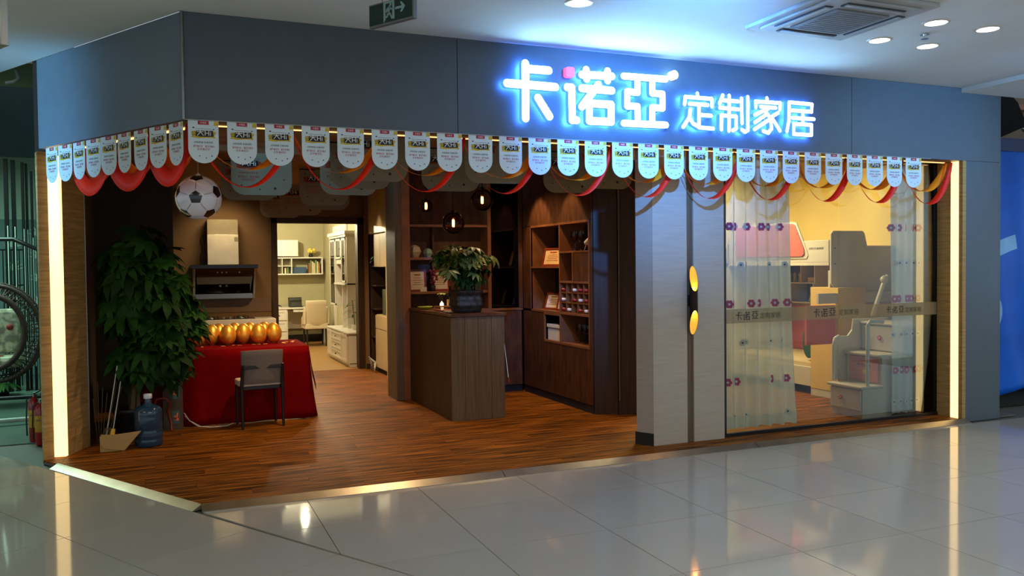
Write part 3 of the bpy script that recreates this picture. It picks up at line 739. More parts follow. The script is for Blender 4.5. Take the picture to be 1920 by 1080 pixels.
# exit sign, turned like the cut corner
def exit_sign(loc, ln, ht, lab, full=True):
    t = thing('exit_sign', loc, lab, 'exit sign', RZC)
    M().box(0, ln, -.012, .018, 0, ht).build('casing', 'grey_metal', t, bev=.003, local=True)
    M().box(.006, ln-.012, -.0135, -.012, .012, ht-.008).build('face', 'exit_green', t, local=True)
    m = M(); y0, y1 = -.0148, -.0136
    if full:
        m.prism([(.125, .012), (.142, .028), (.142, .120), (.198, .120), (.198, .026), (.215, .022), (.215, .132), (.125, .132)], 'xz', y0, y1)
        for a, b, r in (((.176, .100), (.165, .068), .008), ((.165, .068), (.185, .050), .0065), ((.185, .050), (.194, .030), .006), ((.165, .068), (.158, .046), .0065), ((.158, .046), (.138, .040), .006), ((.176, .098), (.156, .090), .005), ((.156, .090), (.150, .074), .005), ((.174, .094), (.190, .082), .005), ((.190, .082), (.205, .086), .005)):
            stroke(m, [a, b], r, y0, y1, 0, None)
        m.cyl((.184, y0, .113), (.184, y1, .113), .009, n=12)
        m.box(.222, .282, y0, y1, .074, .088)
        m.prism([(.262, .052), (.276, .052), (.302, .081), (.276, .110), (.262, .110), (.280, .081)], 'xz', y0, y1)
        m.build('pictogram', 'exit_white', t, local=True)
        tm = text('安全出口', .030); tm.xf(Matrix.Translation((.072, -.0142, .088)));
        t2 = text('EXIT', .030); t2.xf(Matrix.Translation((.072, -.0142, .058))); tm.join(t2)
        tm.build('lettering', 'exit_letters', t, local=True)
    m = M().cyl((.10, .003, ht), (.10, .003, 3.319-loc[2]), .003, n=6).cyl((ln-.10, .003, ht), (ln-.10, .003, 3.319-loc[2]), .003, n=6)
    m.build('hanger', 'grey_metal', t, local=True)
    return t
exit_sign((-.763-.40*.51, -2.2+.40*.86, 2.489), .40, .20, 'plain dark green hanging sign cut off at the upper left edge', False)
exit_sign((.981, -1.0, 3.036), .367, .138, 'dark green exit sign with running figure and right arrow hanging from ceiling')
# ================================================================== ITEMS AT THE ENTRANCE
# ---- inflatable football
R = .162
bl = thing('football', (.04, .5, 2.12), 'hanging inflatable black and white football at the shop entrance', 'ball')
m = M().ball((0, 0, 0), R, 32, 20); m.build('shell', 'ball_white', bl, local=True)
ph = (1+5**.5)/2
ico = []
for a in (-1, 1):
    for b in (-ph, ph): ico += [Vector((0, a, b)), Vector((a, b, 0)), Vector((b, 0, a))]
ico = [v.normalized() for v in ico]
c0 = ico[0]; tgt = Vector((-.16, -1, -.06)).normalized()
q = c0.rotation_difference(tgt); ico = [q @ v for v in ico]
nb = sorted(ico, key=lambda v: (v-tgt).length)[1]
# spin about the target so that one neighbour points upwards
upv = (Vector((0, 0, 1))-tgt*tgt.z).normalized(); cur = (nb-tgt*nb.dot(tgt)).normalized()
ang = math.atan2(tgt.dot(cur.cross(upv)), cur.dot(upv)); rm = Matrix.Rotation(ang, 3, tgt); ico = [rm @ v for v in ico]
seams = M()
def arc(a, b, n=5, r=R*1.001): return [((a*(1-i/n)+b*i/n).normalized()*r) for i in range(n+1)]
for v in ico:
    ns = sorted(ico, key=lambda u: (u-v).length)[1:6]
    a = v.orthogonal().normalized(); b = v.cross(a)
    ns.sort(key=lambda u: math.atan2(u.dot(b), u.dot(a)))
    cs = [(v*2/3+u/3).normalized() for u in ns]
    m = M(); cs = [(v+(c-v)*.86).normalized() for c in cs]
    for k in range(5):
        p, q2 = cs[k], cs[(k+1) % 5]
        m.grid(lambda s_, t, p=p, q2=q2: ((v*(1-t)+(p*(1-s_)+q2*s_)*t).normalized()*R*1.004), 4, 4)
    m.build('pentagon_panel', 'ball_black', bl, local=True)
    for u in ns:
        if (u-v).length > 0 and tuple(u) > tuple(v): seams.tube(arc((v*2/3+u/3).normalized(), (v/3+u*2/3).normalized()), .0018, 4)
seams.build('seams', 'grey_metal', bl, local=True, kind='stuff')
tm = text('FOOTBALL', .018) if False else None
M().cyl((0, 0, R-.004), (0, 0, R+.02), .008, .004, 8).cyl((0, 0, R+.01), (0, 0, .66), .0012, n=4).build('hanging_string', 'clear_cap', bl, local=True)
M().ball((0, 0, R+.004), .018, 10, 6, z=.4).build('valve', 'clear_cap', bl, local=True)

# ---- plants
def leaflet(m, o, d, L, wd, droop, mi=0):
    d = Vector(d).normalized(); s_ = d.cross(Vector((0, 0, 1))); s_ = s_.normalized() if s_.length > .01 else Vector((1, 0, 0)); n = s_.cross(d)
    R_ = []
    for k, (t, ww) in enumerate(((0, .04), (.25, .62), (.5, 1), (.75, .8), (1, .0))):
        c = Vector(o)+d*(L*t)+Vector((0, 0, -droop*L*t*t)); R_ += [c+s_*(wd*ww/2)+n*(.12*wd*ww), c, c-s_*(wd*ww/2)+n*(.12*wd*ww)]
    f = []
    for k in range(4):
        for j in range(2): f.append((k*3+j, k*3+j+1, k*3+4+j, k*3+3+j))
    m.add(R_, f, mi, True)
def palm_leaf(L, wd, n, droop):
    m = M()
    for k in range(n):
        a = (k-(n-1)/2)*(1.25*PI/n)
        leaflet(m, (0, 0, 0), (math.cos(a), math.sin(a), .12), L*(1-.25*abs(k-(n-1)/2)/n*2), wd, droop)
    return m
def foliage(root, centre, rad, n, protos, rnd, bias, zs=1.0, smin=.75, smax=1.15, lim=None, tiltlo=-.2, tilthi=1.1):
    k = 0; tries = 0
    while k < n and tries < n*20:
        tries += 1
        v = Vector((rnd.gauss(0, 1), rnd.gauss(0, 1), rnd.gauss(0, 1))).normalized()
        v = (v+Vector(bias)*rnd.random()).normalized()
        r = rnd.uniform(.55, 1.0)
        p = Vector((v.x*rad[0]*r, v.y*rad[1]*r, v.z*rad[2]*r))+Vector(centre)
        if lim and not lim(p): continue
        me = rnd.choice(protos)
        o = bpy.data.objects.new('leaf', me); COL.objects.link(o); o.parent = root
        az = math.atan2(v.y, v.x)+rnd.uniform(-.5, .5); tilt = rnd.uniform(tiltlo, tilthi)
        s_ = rnd.uniform(smin, smax)
        o.matrix_local = Matrix.Translation(p-W[root]) @ Matrix.Rotation(az, 4, 'Z') @ Matrix.Rotation(tilt, 4, 'Y') @ Matrix.Rotation(rnd.uniform(-.4, .4), 4, 'X') @ Matrix.Diagonal((s_, s_, s_, 1))
        k += 1
rnd = random.Random(11)
pl = thing('potted_money_tree', (-.48, 2.75, 0), 'tall leafy money tree in a dark pot left of the red table', 'plant')
M().lathe([(.001, 0), (.13, 0), (.14, .02), (.185, .24), (.20, .25), (.20, .28), (.175, .28), (.165, .22), (.001, .22)], (-.50, 2.78, 0), 24).build('pot', 'pot_dark', pl)
M().lathe([(.165, .235), (.08, .25), (.001, .252)], (-.50, 2.78, 0), 16).build('soil', 'soil', pl)
for k in range(3):
    a = k*2.1
    P = [(-.50+.035*math.cos(a+t*3), 2.78+.035*math.sin(a+t*3), .22+t*1.15) for t in [i/10 for i in range(11)]]
    M().tube(P, [.028-.012*i/10 for i in range(11)], 8).build('trunk', 'stem', pl)
br = M()
for k in range(16):
    a = k*2.4; z0 = .75+.045*k
    br.tube([(-.5, 2.78, z0), (-.5+.2*math.cos(a), 2.78+.14*math.sin(a), z0+.16), (-.5+.42*math.cos(a)*(.8 if math.cos(a) < 0 else 1.1), 2.78+.24*math.sin(a), z0+.14)], .006, 5)
br.build('branches', 'stem', pl, kind='stuff')
bigs = [palm_leaf(.23, .08, 6, .55).mesh('leaf', 'leaf'), palm_leaf(.22, .085, 5, 1.0).mesh('leaf', 'leaf'), palm_leaf(.20, .08, 7, .2).mesh('leaf', 'leaf')]
lim = lambda p: -.84 < p.x and p.z > .52 and p.y < 4.4
foliage(pl, (-.44, 2.74, 1.50), (.36, .40, .52), 120, bigs, rnd, (0, -.7, 0), lim=lambda p: p.x > -.70 and (p.y < 2.93 or p.x < -.5))
foliage(pl, (-.24, 2.70, 1.16), (.36, .36, .46), 100, bigs, rnd, (.3, -.7, 0), lim=lambda p: p.x > -.70 and (p.y < 2.93 or p.x < -.5))
foliage(pl, (-.32, 2.66, .80), (.34, .30, .28), 40, bigs, rnd, (0, -.6, 0), lim=lambda p: p.x > -.68 and (p.y < 2.93 or p.x < -.5))
# plant on the counter in a carved pot
pc = thing('counter_money_tree', (2.77, 2.42, 1.105), 'small money tree in a carved dark square pot on the bar counter', 'plant')
def potf(u, v):
    a = u*2*PI; c, s_ = math.cos(a), math.sin(a); sq = 1/max(abs(c), abs(s_))**.75; r = (.125+.045*v+.015*math.sin(v*6))*sq*(1+.03*math.sin(a*12+v*9))*(1+.03*math.sin(v*23))
    return (2.77+r*c, 2.42+r*s_, 1.105+.235*v)
M().grid(potf, 48, 14).build('pot', 'pot_dark', pc)
M().lathe([(.15, .20), (.001, .215)], (2.77, 2.42, 1.105), 20).build('soil', 'soil', pc)
for k in range(3):
    a = k*2.1; P = [(2.77+.02*math.cos(a+t*4), 2.42+.02*math.sin(a+t*4), 1.30+t*.36) for t in [i/8 for i in range(9)]]
    M().tube(P, [.018-.006*i/8 for i in range(9)], 7).build('trunk', 'stem', pc)
sm = [palm_leaf(.165, .052, 5, .35).mesh('leaf', 'leaf_light'), palm_leaf(.16, .05, 6, .6).mesh('leaf', 'leaf_light'), palm_leaf(.15, .055, 5, .7).mesh('leaf', 'leaf')]
foliage(pc, (2.74, 2.40, 1.66), (.36, .28, .18), 84, sm, rnd, (0, -.1, .5), smin=.6, smax=1.05, tiltlo=-.1, tilthi=.7)
foliage(pc, (2.78, 2.40, 1.52), (.17, .15, .12), 26, [sm[2]], rnd, (0, -.5, 0), smin=.6, smax=1.0, tiltlo=.4, tilthi=1.1)

# ---- water bottle, dustpan, sticks, cardboard box
wb = thing('water_bottle', (-.365, 2.24, 0), 'large blue water cooler bottle standing before the money tree', 'bottle')
M().lathe([(.001, .004), (.105, 0), (.118, .012), (.12, .06), (.116, .07), (.12, .08), (.12, .14), (.115, .15), (.12, .16), (.12, .26), (.118, .275), (.12, .29), (.118, .33), (.095, .355), (.05, .372), (.032, .385), (.030, .43)], (-.365, 2.24, 0), 28).build('body', 'blue_plastic', wb)
M().lathe([(.034, .43), (.036, .435), (.036, .47), (.001, .475)], (-.365, 2.24, 0), 20).build('cap', 'clear_cap', wb)
M().lathe([(.1215, .10), (.1215, .13)], (-.365, 2.24, 0), 28).build('grip_ring', 'blue_label', wb)
dp = thing('dustpan', (-.62, 2.14, 0), 'tan plastic dustpan with a yellow collar leaning by the left wall', 'dustpan')
P = [(-.74, 0.0), (-.50, 0.02), (-.44, .17), (-.60, .155), (-.72, .20), (-.76, .06)]
m = M(); m.prism([(-.73, .03), (-.56, .0), (-.42, .165), (-.62, .15), (-.735, .155), (-.755, .08)], 'xz', 2.09, 2.102)
m.prism([(-.755, .0), (-.56, .0), (-.56, .03), (-.755, .05)], 'xz', 2.102, 2.23); m.box(-.755, -.74, 2.10, 2.21, .03, .14)
m.build('pan', 'dustpan', dp, bev=.004)
M().cyl((-.655, 2.105, .15), (-.645, 2.11, .20), .020, .016, 12).build('collar', 'yellow_grip', dp)
M().cyl((-.648, 2.11, .19), (-.585, 2.22, .60), .006, n=8).build('handle', 'grey_metal', dp)
st = thing('broom', (-.74, 2.42, 0), 'thin pale broom leaning beside the metal wall edge', 'broom')
M().cyl((-.72, 2.40, .1), (-.62, 2.44, .72), .005, n=8).build('stick', 'white_tube', st)
m = M()
for k in range(14): m.cyl((-.73+.004*k, 2.40, .16), (-.79+.012*k, 2.39+.006*(k % 3), .0), .0025, n=4)
m.build('bristles', 'stem', st, kind='stuff')
m = M()
m2 = thing('bundle_of_sticks', (-.78, 2.5, 0), 'bundle of thin dark stems standing behind the dustpan', 'stems')
for k in range(7): M().cyl((-.80+.012*k, 2.52, 0), (-.83+.04*k, 2.50+.02*(k % 3), .42+.05*((k*3) % 4)), .004, n=5).build('stem', 'stem', m2)
bx = thing('gift_box', (-.15, 2.98, 0), 'flat brown gift box with two red and gold pictures standing on end beside the table', 'box')
M().box(-.245, -.058, 2.93, 3.00, 0, .485).build('carton', 'box_board', bx, bev=.003)
M().box(-.158, -.088, 2.9285, 2.93, .31, .44).build('picture', 'photo_teal', bx)
M().box(-.158, -.088, 2.9285, 2.93, .06, .19).build('picture', 'photo_teal', bx)
for z in (.35, .10):
    m = M(); m.prism([(-.145, z), (-.10, z-.01), (-.098, z+.03), (-.125, z+.05), (-.15, z+.03)], 'xz', 2.9275, 2.9285); m.cyl((-.118, 2.9272, z+.02), (-.112, 2.9272, z+.07), .007, n=6)
    m.build('printed_ornament', 'printed_photo', bx)
tag(M().tube([(-.32, 2.87, .26), (-.30, 2.84, .33), (-.22, 2.83, .34), (-.18, 2.86, .28), (-.20, 2.90, .20), (-.17, 2.90, .08), (-.17, 2.88, .01)], .012, 8).build('hose', 'frame_red'), 'short reddish hose draped behind the water bottle', 'hose')
m = M()
for dx, z in ((0, .14), (.02, .11)):
    m.tube([(-.05+dx*.3, 2.95, z+.02), (.0, 2.93, .08), (.08+dx, 2.90, .02), (.2+dx, 2.88, .006), (.36, 2.92-dx, .005), (.42, 3.02, .005)], .0045, 6)
tag(m.build('power_cable', 'cable_white'), 'white cable lying on the floor between gift box and chair', 'cable')

# ---- red table with eggs
tb = thing('table', (.42, 3.42, 0), 'long table hidden under the red cloth', 'table')
M().box(-.42, 1.19, 3.07, 3.95, .725, .752).build('tabletop', 'grey_wood', tb)
for x in (-.36, 1.13):
    for y in (3.12, 3.88): M().box(x, x+.04, y, y+.04, 0, .725).build('leg', 'grey_metal', tb)
def cloth(u, v):
    # walk round the table edge (u), down from the top (v)
    x0, x1, y0, y1 = -.44, 1.21, 3.05, 3.98; r = .03
    per = [(x0, y1), (x0, y0), (x1, y0), (x1, y1)]
    L = [.93, 1.65, .93]; T = sum(L); s_ = u*T; k = 0
    while k < 2 and s_ > L[k]: s_ -= L[k]; k += 1
    t = min(1, s_/L[k]); a = Vector(per[k]); b = Vector(per[k+1]); p = a+(b-a)*t; d = (b-a).normalized(); n = Vector((d.y, -d.x)) if True else d
    n = Vector((d.y, -d.x)); n = -n if (p+n*.1-Vector((.38, 3.5))).length < (p-n*.1-Vector((.38, 3.5))).length else n
    fold = .018*math.sin(u*46+1)+.012*math.sin(u*81)
    o = v**.8*(fold+.035+(.06 if k == 2 else .0)*v)
    z = .765-.757*v
    return (p.x+n.x*o, p.y+n.y*o, z)
tc = M().grid(cloth, 120, 10)
tc.grid(lambda u, v: (-.44+1.65*u, 3.05+.93*v, .765), 24, 10)
# overlapping corner flap at the right front corner
tc.add([(1.205, 3.055, .766), (1.215, 3.35, .766), (1.27, 3.28, .52), (1.285, 3.12, .34), (1.27, 3.02, .30), (1.225, 3.02, .5)], [(0, 1, 2, 5), (2, 3, 4, 5)], 0, True)
tag(tc.build('tablecloth', 'red_cloth', solid=.003), 'deep red cloth hanging from the egg table to the floor', 'tablecloth')
EG = [((-.013, 3.93), 'leftmost, half hidden by the money tree leaves'), ((.104, 3.57), 'first of the front row from the left'), ((.261, 3.67), 'second of the front row from the left'), ((.422, 3.57), 'third of the front row from the left'), ((.590, 3.66), 'fourth of the front row from the left'), ((.742, 3.56), 'fifth of the front row from the left'), ((.912, 3.62), 'rightmost, at the open end of the front row'),
      ((.345, 3.82), 'in the back row between the second and third front eggs'), ((.515, 3.87), 'in the back row left of the fourth front egg'), ((.675, 3.82), 'in the back row left of the fifth front egg'), ((.835, 3.86), 'in the back row behind the rightmost egg')]
eg = None
for (x, y), s_ in EG:
    if s_.startswith('leftmost'): x, y = -.09, 3.70
    lab = 'large shiny golden egg, '+s_
    if eg is None:
        eg = thing('golden_egg', (x, y, .767), lab, 'egg', 0, 'golden eggs on the red table')
        P = [(max(.0005, .086*math.sin(a)*(1+.12*math.cos(a))), .113-.113*math.cos(a)) for a in [PI*i/18 for i in range(19)]]
        m = M().lathe(P, (0, 0, 0), 28); m.build('shell', 'gold', eg, local=True)
        M().lathe([(.028, .0), (.033, .002), (.033, .010), (.028, .012)], (0, 0, 0), 16).build('ring_stand', 'gold_bits', eg, local=True)
    else: dup(eg, (x, y, .767), rnd.uniform(0, 6), lab)
SB = [(.36, 3.42), (.47, 3.46), (.53, 3.42), (.68, 3.47), (.73, 3.44), (.80, 3.46), (1.0, 3.52), (1.04, 3.60), (1.10, 3.55), (1.0, 3.45), (1.12, 3.66), (.15, 3.44)]
for i, (x, y) in enumerate(SB):
    m = M(); a = i*1.3
    m.box(-.022, .022, -.014, .014, 0, .007); m.xf(Matrix.Translation((x, y, .768)) @ Matrix.Rotation(a, 4, 'Z'))
    tag(m.build('wrapped_sweet', 'gold_bits', bev=.003), 'small gold wrapped sweet scattered on the red cloth before the eggs', 'sweet', 'wrapped sweets on the red table')
# ---- chair in front of the table (back to the viewer)
ch = thing('side_chair', (.66, 2.88, 0), 'grey upholstered chair with dark legs, its back to us before the red table', 'chair', .10)
def backf(u, v):
    x = -.205+.41*u; b = -.04*(1-(2*u-1)**2)
    return (x*(1-.04*(1-v)), -.20-.05*v+b, .44+.34*v+.008*(1-(2*u-1)**2))
m = M(); n0 = 0
F = [[backf(i/10, j/6) for i in range(11)] for j in range(7)]
v = []; 
for off in (0, .028):
    for j in range(7):
        for i in range(11): a, b, c = F[j][i]; v.append((a, b+off, c))
f = []
for j in range(6):
    for i in range(10):
        q = j*11+i; f += [(q, q+1, q+12, q+11), (77+q, 77+q+11, 77+q+12, 77+q+1)]
for i in range(10): f += [(i, 77+i, 77+i+1, i+1), (66+i, 66+i+1, 77+67+i, 77+66+i)]
for j in range(6): f += [(j*11, j*11+11, 77+j*11+11, 77+j*11), (j*11+10, 77+j*11+10, 77+j*11+21, j*11+21)]
m.add(v, f, 0, True); m.build('backrest', 'grey_fabric', ch, local=True, bev=.004)
M().prism(rr(-.22, .22, -.20, .10, .05), 'xy', .42, .48).build('seat', 'cream_fabric', ch, local=True, bev=.012)
boxes('seat_frame', 'black_leg', ch, [(-.205, .205, -.19, .09, .385, .419)], local=True)
M().box(-.19, .19, -.262, -.235, .60, .635).build('back_rail', 'black_leg', ch, local=True, bev=.004)
for sx in (-1, 1):
    M().tube([(sx*.20, -.235, .0), (sx*.20, -.215, .42), (sx*.195, -.262, .64)], [.013, .018, .014], 8).build('leg', 'black_leg', ch, local=True)
    M().tube([(sx*.195, .09, .0), (sx*.195, .07, .42)], [.012, .018], 8).build('leg', 'black_leg', ch, local=True)

# ================================================================== KITCHEN DISPLAY
hd = thing('range_hood', (.6, 6.9, 1.15), 'wall range hood with a cream chimney and slanted black glass panel', 'range hood')
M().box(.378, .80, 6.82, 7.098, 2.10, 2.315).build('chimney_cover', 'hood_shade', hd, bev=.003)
M().box(.375, .80, 6.78, 7.098, 1.66, 2.095).build('chimney', 'hood_white', hd, bev=.003)
M().box(.745, .795, 6.775, 6.78, 2.0, 2.06).build('sticker', 'hood_shade', hd)
M().box(.14, 1.055, 6.62, 7.098, 1.60, 1.658).build('canopy', 'black_plastic', hd, bev=.006)
m = M(); m.add([(.20, 6.66, 1.60), (1.0, 6.66, 1.60), (.965, 6.90, 1.245), (.235, 6.90, 1.245), (.20, 6.70, 1.60), (1.0, 6.70, 1.60), (.965, 6.94, 1.245), (.235, 6.94, 1.245)],
    [(0, 3, 2, 1), (4, 5, 6, 7), (0, 1, 5, 4), (1, 2, 6, 5), (2, 3, 7, 6), (3, 0, 4, 7)]); m.build('glass_panel', 'black_glass', hd, bev=.003)
for a, b in ((.17, .20), (1.0, 1.03)):
    m = M(); m.prism([(6.64, 1.60), (7.09, 1.60), (7.09, 1.16), (6.92, 1.16), (6.88, 1.22)], 'yz', a, b); m.build('side_cheek', 'grey_metal', hd, bev=.002)
M().box(.2, 1.0, 6.89, 7.09, 1.16, 1.235).build('lower_tray', 'grey_metal', hd, bev=.004)
for x in (.50, .56, .62, .80): M().cyl((x, 6.688, 1.545), (x, 6.68, 1.548), .010, n=10).build('touch_key', 'exit_white', hd)
struct('wall_splash', M().box(.16, 1.28, 7.088, 7.099, .95, 1.16), 'splash')
kc = thing('kitchen_counter', (.65, 6.8, 0), 'kitchen base cabinet with pale stone worktop under the range hood', 'kitchen counter')
M().box(.02, 1.28, 6.50, 7.095, .79, .87).build('worktop', 'white_lacquer', kc, bev=.006)
M().box(.04, 1.26, 6.56, 7.09, .10, .79).build('body', 'taupe_wall', kc)
M().box(.06, 1.24, 6.60, 7.08, 0, .10).build('plinth', 'dark_back', kc)
for i in range(3):
    d = M().box(.045+.405*i, .445+.405*i, 6.54, 6.56, .12, .78).build('door', 'walnut', kc, bev=.002)
    M().box(.10+.405*i, .39+.405*i, 6.53, 6.54, .72, .735).build('handle', 'grey_metal', d)
gs = thing('gas_hob', (.62, 6.78, .87), 'two burner black gas hob on the pale worktop', 'hob')
M().box(.22, 1.0, 6.62, 6.98, .871, .88).build('plate', 'black_glass', gs, bev=.002)
for x in (.40, .82):
    b = M().lathe([(.06, 0), (.06, .014), (.03, .018), (.001, .018)], (x, 6.8, .88), 20).build('burner', 'grey_metal', gs)
    m = M()
    for k in range(4): a = k*PI/2+.4; m.box(-.004, .004, .03, .11, .0, .012) if False else m.cyl((x+.03*math.cos(a), 6.8+.03*math.sin(a), .905), (x+.11*math.cos(a), 6.8+.11*math.sin(a), .905), .005, n=5).cyl((x+.11*math.cos(a), 6.8+.11*math.sin(a), .88), (x+.11*math.cos(a), 6.8+.11*math.sin(a), .905), .005, n=5)
    m.build('pan_support', 'black_leg', gs)
for x in (.57, .66): M().cyl((x, 6.66, .88), (x, 6.66, .905), .018, n=12).build('knob', 'chrome', gs)
(M().tube([(.30, 7.085, 1.65), (.29, 7.08, 1.78), (.32, 7.08, 1.9), (.29, 7.08, 2.0), (.31, 7.08, 2.07), (.37, 7.08, 2.10)], .006, 6).build('power_cord', 'black_leg', hd))

# ================================================================== STUDY
def panel_door(m_name, mats, parent, x0, x1, y, z0, z1, face=-1, knob=True):
    # framed door facing -y: slab + raised stiles leaving a recessed field
    m = M(); m.box(x0, x1, y, y+.018, z0, z1); s_ = min(.05, (x1-x0)*.2)
    for q in ((x0, x1, z0, z0+s_), (x0, x1, z1-s_, z1), (x0, x0+s_, z0+s_, z1-s_), (x1-s_, x1, z0+s_, z1-s_)): m.box(q[0], q[1], y-.008, y, q[2], q[3])
    return m.build(m_name, mats, parent, bev=.002)
def panel_door_x(m_name, mats, parent, y0, y1, x, z0, z1):
    m = M(); m.box(x, x+.018, y0, y1, z0, z1); s_ = min(.05, (y1-y0)*.2, (z1-z0)*.25)
    for q in ((y0, y1, z0, z0+s_), (y0, y1, z1-s_, z1), (y0, y0+s_, z0+s_, z1-s_), (y1-s_, y1, z0+s_, z1-s_)): m.box(x-.008, x, q[0], q[1], q[2], q[3])
    return m.build(m_name, mats, parent, bev=.002)
uc = thing('wall_cabinet', (1.9, 12.2, 1.84), 'white framed wall cabinet above the study shelf', 'cabinet')
M().box(1.4, 2.42, 12.08, 12.395, 1.84, 2.19).build('body', 'white_lacquer', uc, bev=.003)
panel_door('door', 'white_lacquer', uc, 1.41, 1.90, 12.055, 1.85, 2.18); panel_door('door', 'white_lacquer', uc, 1.92, 2.41, 12.055, 1.85, 2.18)
ws = thing('wall_shelf', (2.2, 12.2, 1.45), 'long white wall shelf with four small cubbies over the desk', 'shelf')
boxes('carcass', 'white_lacquer', ws, [(1.5, 2.93, 12.08, 12.395, 1.80, 1.825), (1.5, 2.93, 12.08, 12.395, 1.455, 1.48), (2.905, 2.93, 12.08, 12.395, 1.48, 1.80), (1.5, 1.52, 12.08, 12.395, 1.48, 1.80), (2.27, 2.29, 12.08, 12.395, 1.48, 1.80), (2.08, 2.095, 12.09, 12.395, 1.48, 1.80), (1.9, 2.27, 12.09, 12.395, 1.632, 1.645)])
M().box(1.52, 2.905, 12.385, 12.394, 1.48, 1.80).build('back_panel', 'study_wall', ws)
tag(M().box(2.31, 2.60, 12.2, 12.36, 1.481, 1.62).build('printer_box', 'blue_label', bev=.004), 'dark blue grey box lying on the study wall shelf', 'box')
bks = ['book_a', 'book_b', 'cert_white', 'book_c', 'book_b', 'book_c', 'book_a']
for i in range(7):
    h = .22+.03*((i*5) % 3); x = 2.64+i*.034
    b = M().box(x, x+.028, 12.12, 12.30, 1.481, 1.481+h).build('book', bks[i], bev=.002)
    tag(b, 'upright book on the study shelf, %s of the row from the left' % ORD[i], 'book', 'books on the study shelf')
for i, (x, z) in enumerate(((1.96, 1.481), (2.14, 1.481), (2.19, 1.481))):
    tag(M().box(x, x+.03, 12.14, 12.26, z, z+.10+.02*i).build('book', bks[i+2], bev=.002), 'small pale book in the lower cubby, %s from the left' % ORD[i], 'book', 'small books in the cubbies')
fv = thing('flower_vase', (2.70, 12.22, 1.825), 'small dark vase with a pale yellow bouquet on top of the study shelf', 'vase')
M().lathe([(.001, 0), (.035, 0), (.05, .03), (.03, .075), (.035, .085)], (2.70, 12.22, 1.825), 16).build('vase', 'black_leg', fv)
for k in range(9): a = k*2.4; M().ball((2.70+.05*math.cos(a)*(k % 3)*.8, 12.22+.04*math.sin(a), 1.95+.03*(k % 2)), .038, 8, 6).build('blossom', 'flower_yellow', fv)
dk = thing('desk', (2.3, 12.0, 0), 'white study desk with drawers on its left side', 'desk')
M().box(1.75, 2.98, 11.75, 12.38, .745, .775).build('desktop', 'white_lacquer', dk, bev=.003)
M().box(1.78, 2.14, 11.78, 12.36, .0, .745).build('drawer_unit', 'white_lacquer', dk)
M().box(2.93, 2.96, 11.78, 12.36, 0, .745).build('side_panel', 'white_lacquer', dk)
M().box(2.16, 2.93, 12.30, 12.33, .30, .745).build('back_panel', 'white_lacquer', dk)
for k in range(3):
    d = panel_door('drawer', 'white_lacquer', dk, 1.80, 2.12, 11.76, .06+.23*k, .27+.23*k); M().ball((1.96, 11.745, .165+.23*k), .012, 8, 6).build('knob', 'grey_metal', d)
M().box(2.25, 2.75, 11.77, 12.1, .68, .735).build('keyboard_tray', 'white_lacquer', dk, bev=.003)
lp = thing('laptop', (2.35, 12.05, .775), 'open black laptop on the white study desk', 'laptop')
M().box(2.20, 2.48, 11.92, 12.12, .776, .79).build('base', 'black_plastic', lp, bev=.003)
m = M(); m.box(2.20, 2.48, -.006, .006, 0, .19); m.xf(Matrix.Translation((0, 12.12, .79)) @ Matrix.Rotation(-.25, 4, 'X')); m.build('screen', 'black_glass', lp)
cw = thing('study_chair', (2.62, 11.35, 0), 'white upholstered study chair with dark legs, back towards the door', 'chair')
def bk2(u, v): return (-.20-.02*v+(.40+.04*v-.04*v)*u+.0, -.24-.10*v-.02*math.sin(PI*u), .42+.52*v)
m = M(); A = [[bk2(i/8, j/6) for i in range(9)] for j in range(7)]; v = [p for r_ in A for p in r_]+[(p[0], p[1]+.06, p[2]) for r_ in A for p in r_]; f = []
for j in range(6):
    for i in range(8): q = j*9+i; f += [(q, q+1, q+10, q+9), (63+q, 63+q+9, 63+q+10, 63+q+1)]
for i in range(8): f += [(i, 63+i, 63+i+1, i+1), (54+i, 55+i, 63+55+i, 63+54+i)]
for j in range(6): f += [(j*9, j*9+9, 63+j*9+9, 63+j*9), (j*9+8, 63+j*9+8, 63+j*9+17, j*9+17)]
m.add(v, f, 0, True); m.build('backrest', 'cream_fabric', cw, local=True, bev=.01)
M().prism(rr(-.24, .24, -.26, .25, .06), 'xy', .36, .47).build('seat', 'cream_fabric', cw, local=True, bev=.015)
for sx in (-1, 1):
    m = M(); m.prism([(-.25, .45), (.12, .45), (.10, .58), (-.05, .62), (-.27, .82)], 'yz', sx*.235-.02, sx*.235+.02); m.build('wing', 'cream_fabric', cw, local=True, bev=.01)
    for sy2 in (-.20, .19): M().tube([(sx*.19, sy2*1.1, 0), (sx*.19, sy2, .37)], [.014, .022], 8).build('leg', 'black_leg', cw, local=True)
# right side: white display cabinet over a low drawer unit
lc = thing('drawer_cabinet', (2.7, 8.2, 0), 'low white cabinet with panelled doors and drawers inside the study door', 'cabinet')
M().box(2.49, 2.99, 7.32, 9.1, .06, .53).build('body', 'white_lacquer', lc); M().box(2.465, 2.985, 7.28, 9.14, .53, .555).build('top', 'white_lacquer', lc, bev=.004)
M().box(2.51, 2.99, 7.34, 9.08, 0, .06).build('plinth', 'white_lacquer', lc)
panel_door_x('door', 'white_lacquer', lc, 7.34, 7.82, 2.47, .07, .52)
panel_door_x('door', 'white_lacquer', lc, 8.66, 9.08, 2.47, .07, .52)
for k in range(3):
    d = panel_door_x('drawer', 'white_lacquer', lc, 7.84, 8.64, 2.47, .07+.15*k, .21+.15*k); M().ball((2.452, 8.24, .14+.15*k), .013, 8, 6).build('knob', 'black_leg', d)
dc = thing('display_cabinet', (2.8, 9.0, .555), 'tall white display cabinet with glazed doors behind the low drawers', 'cabinet')
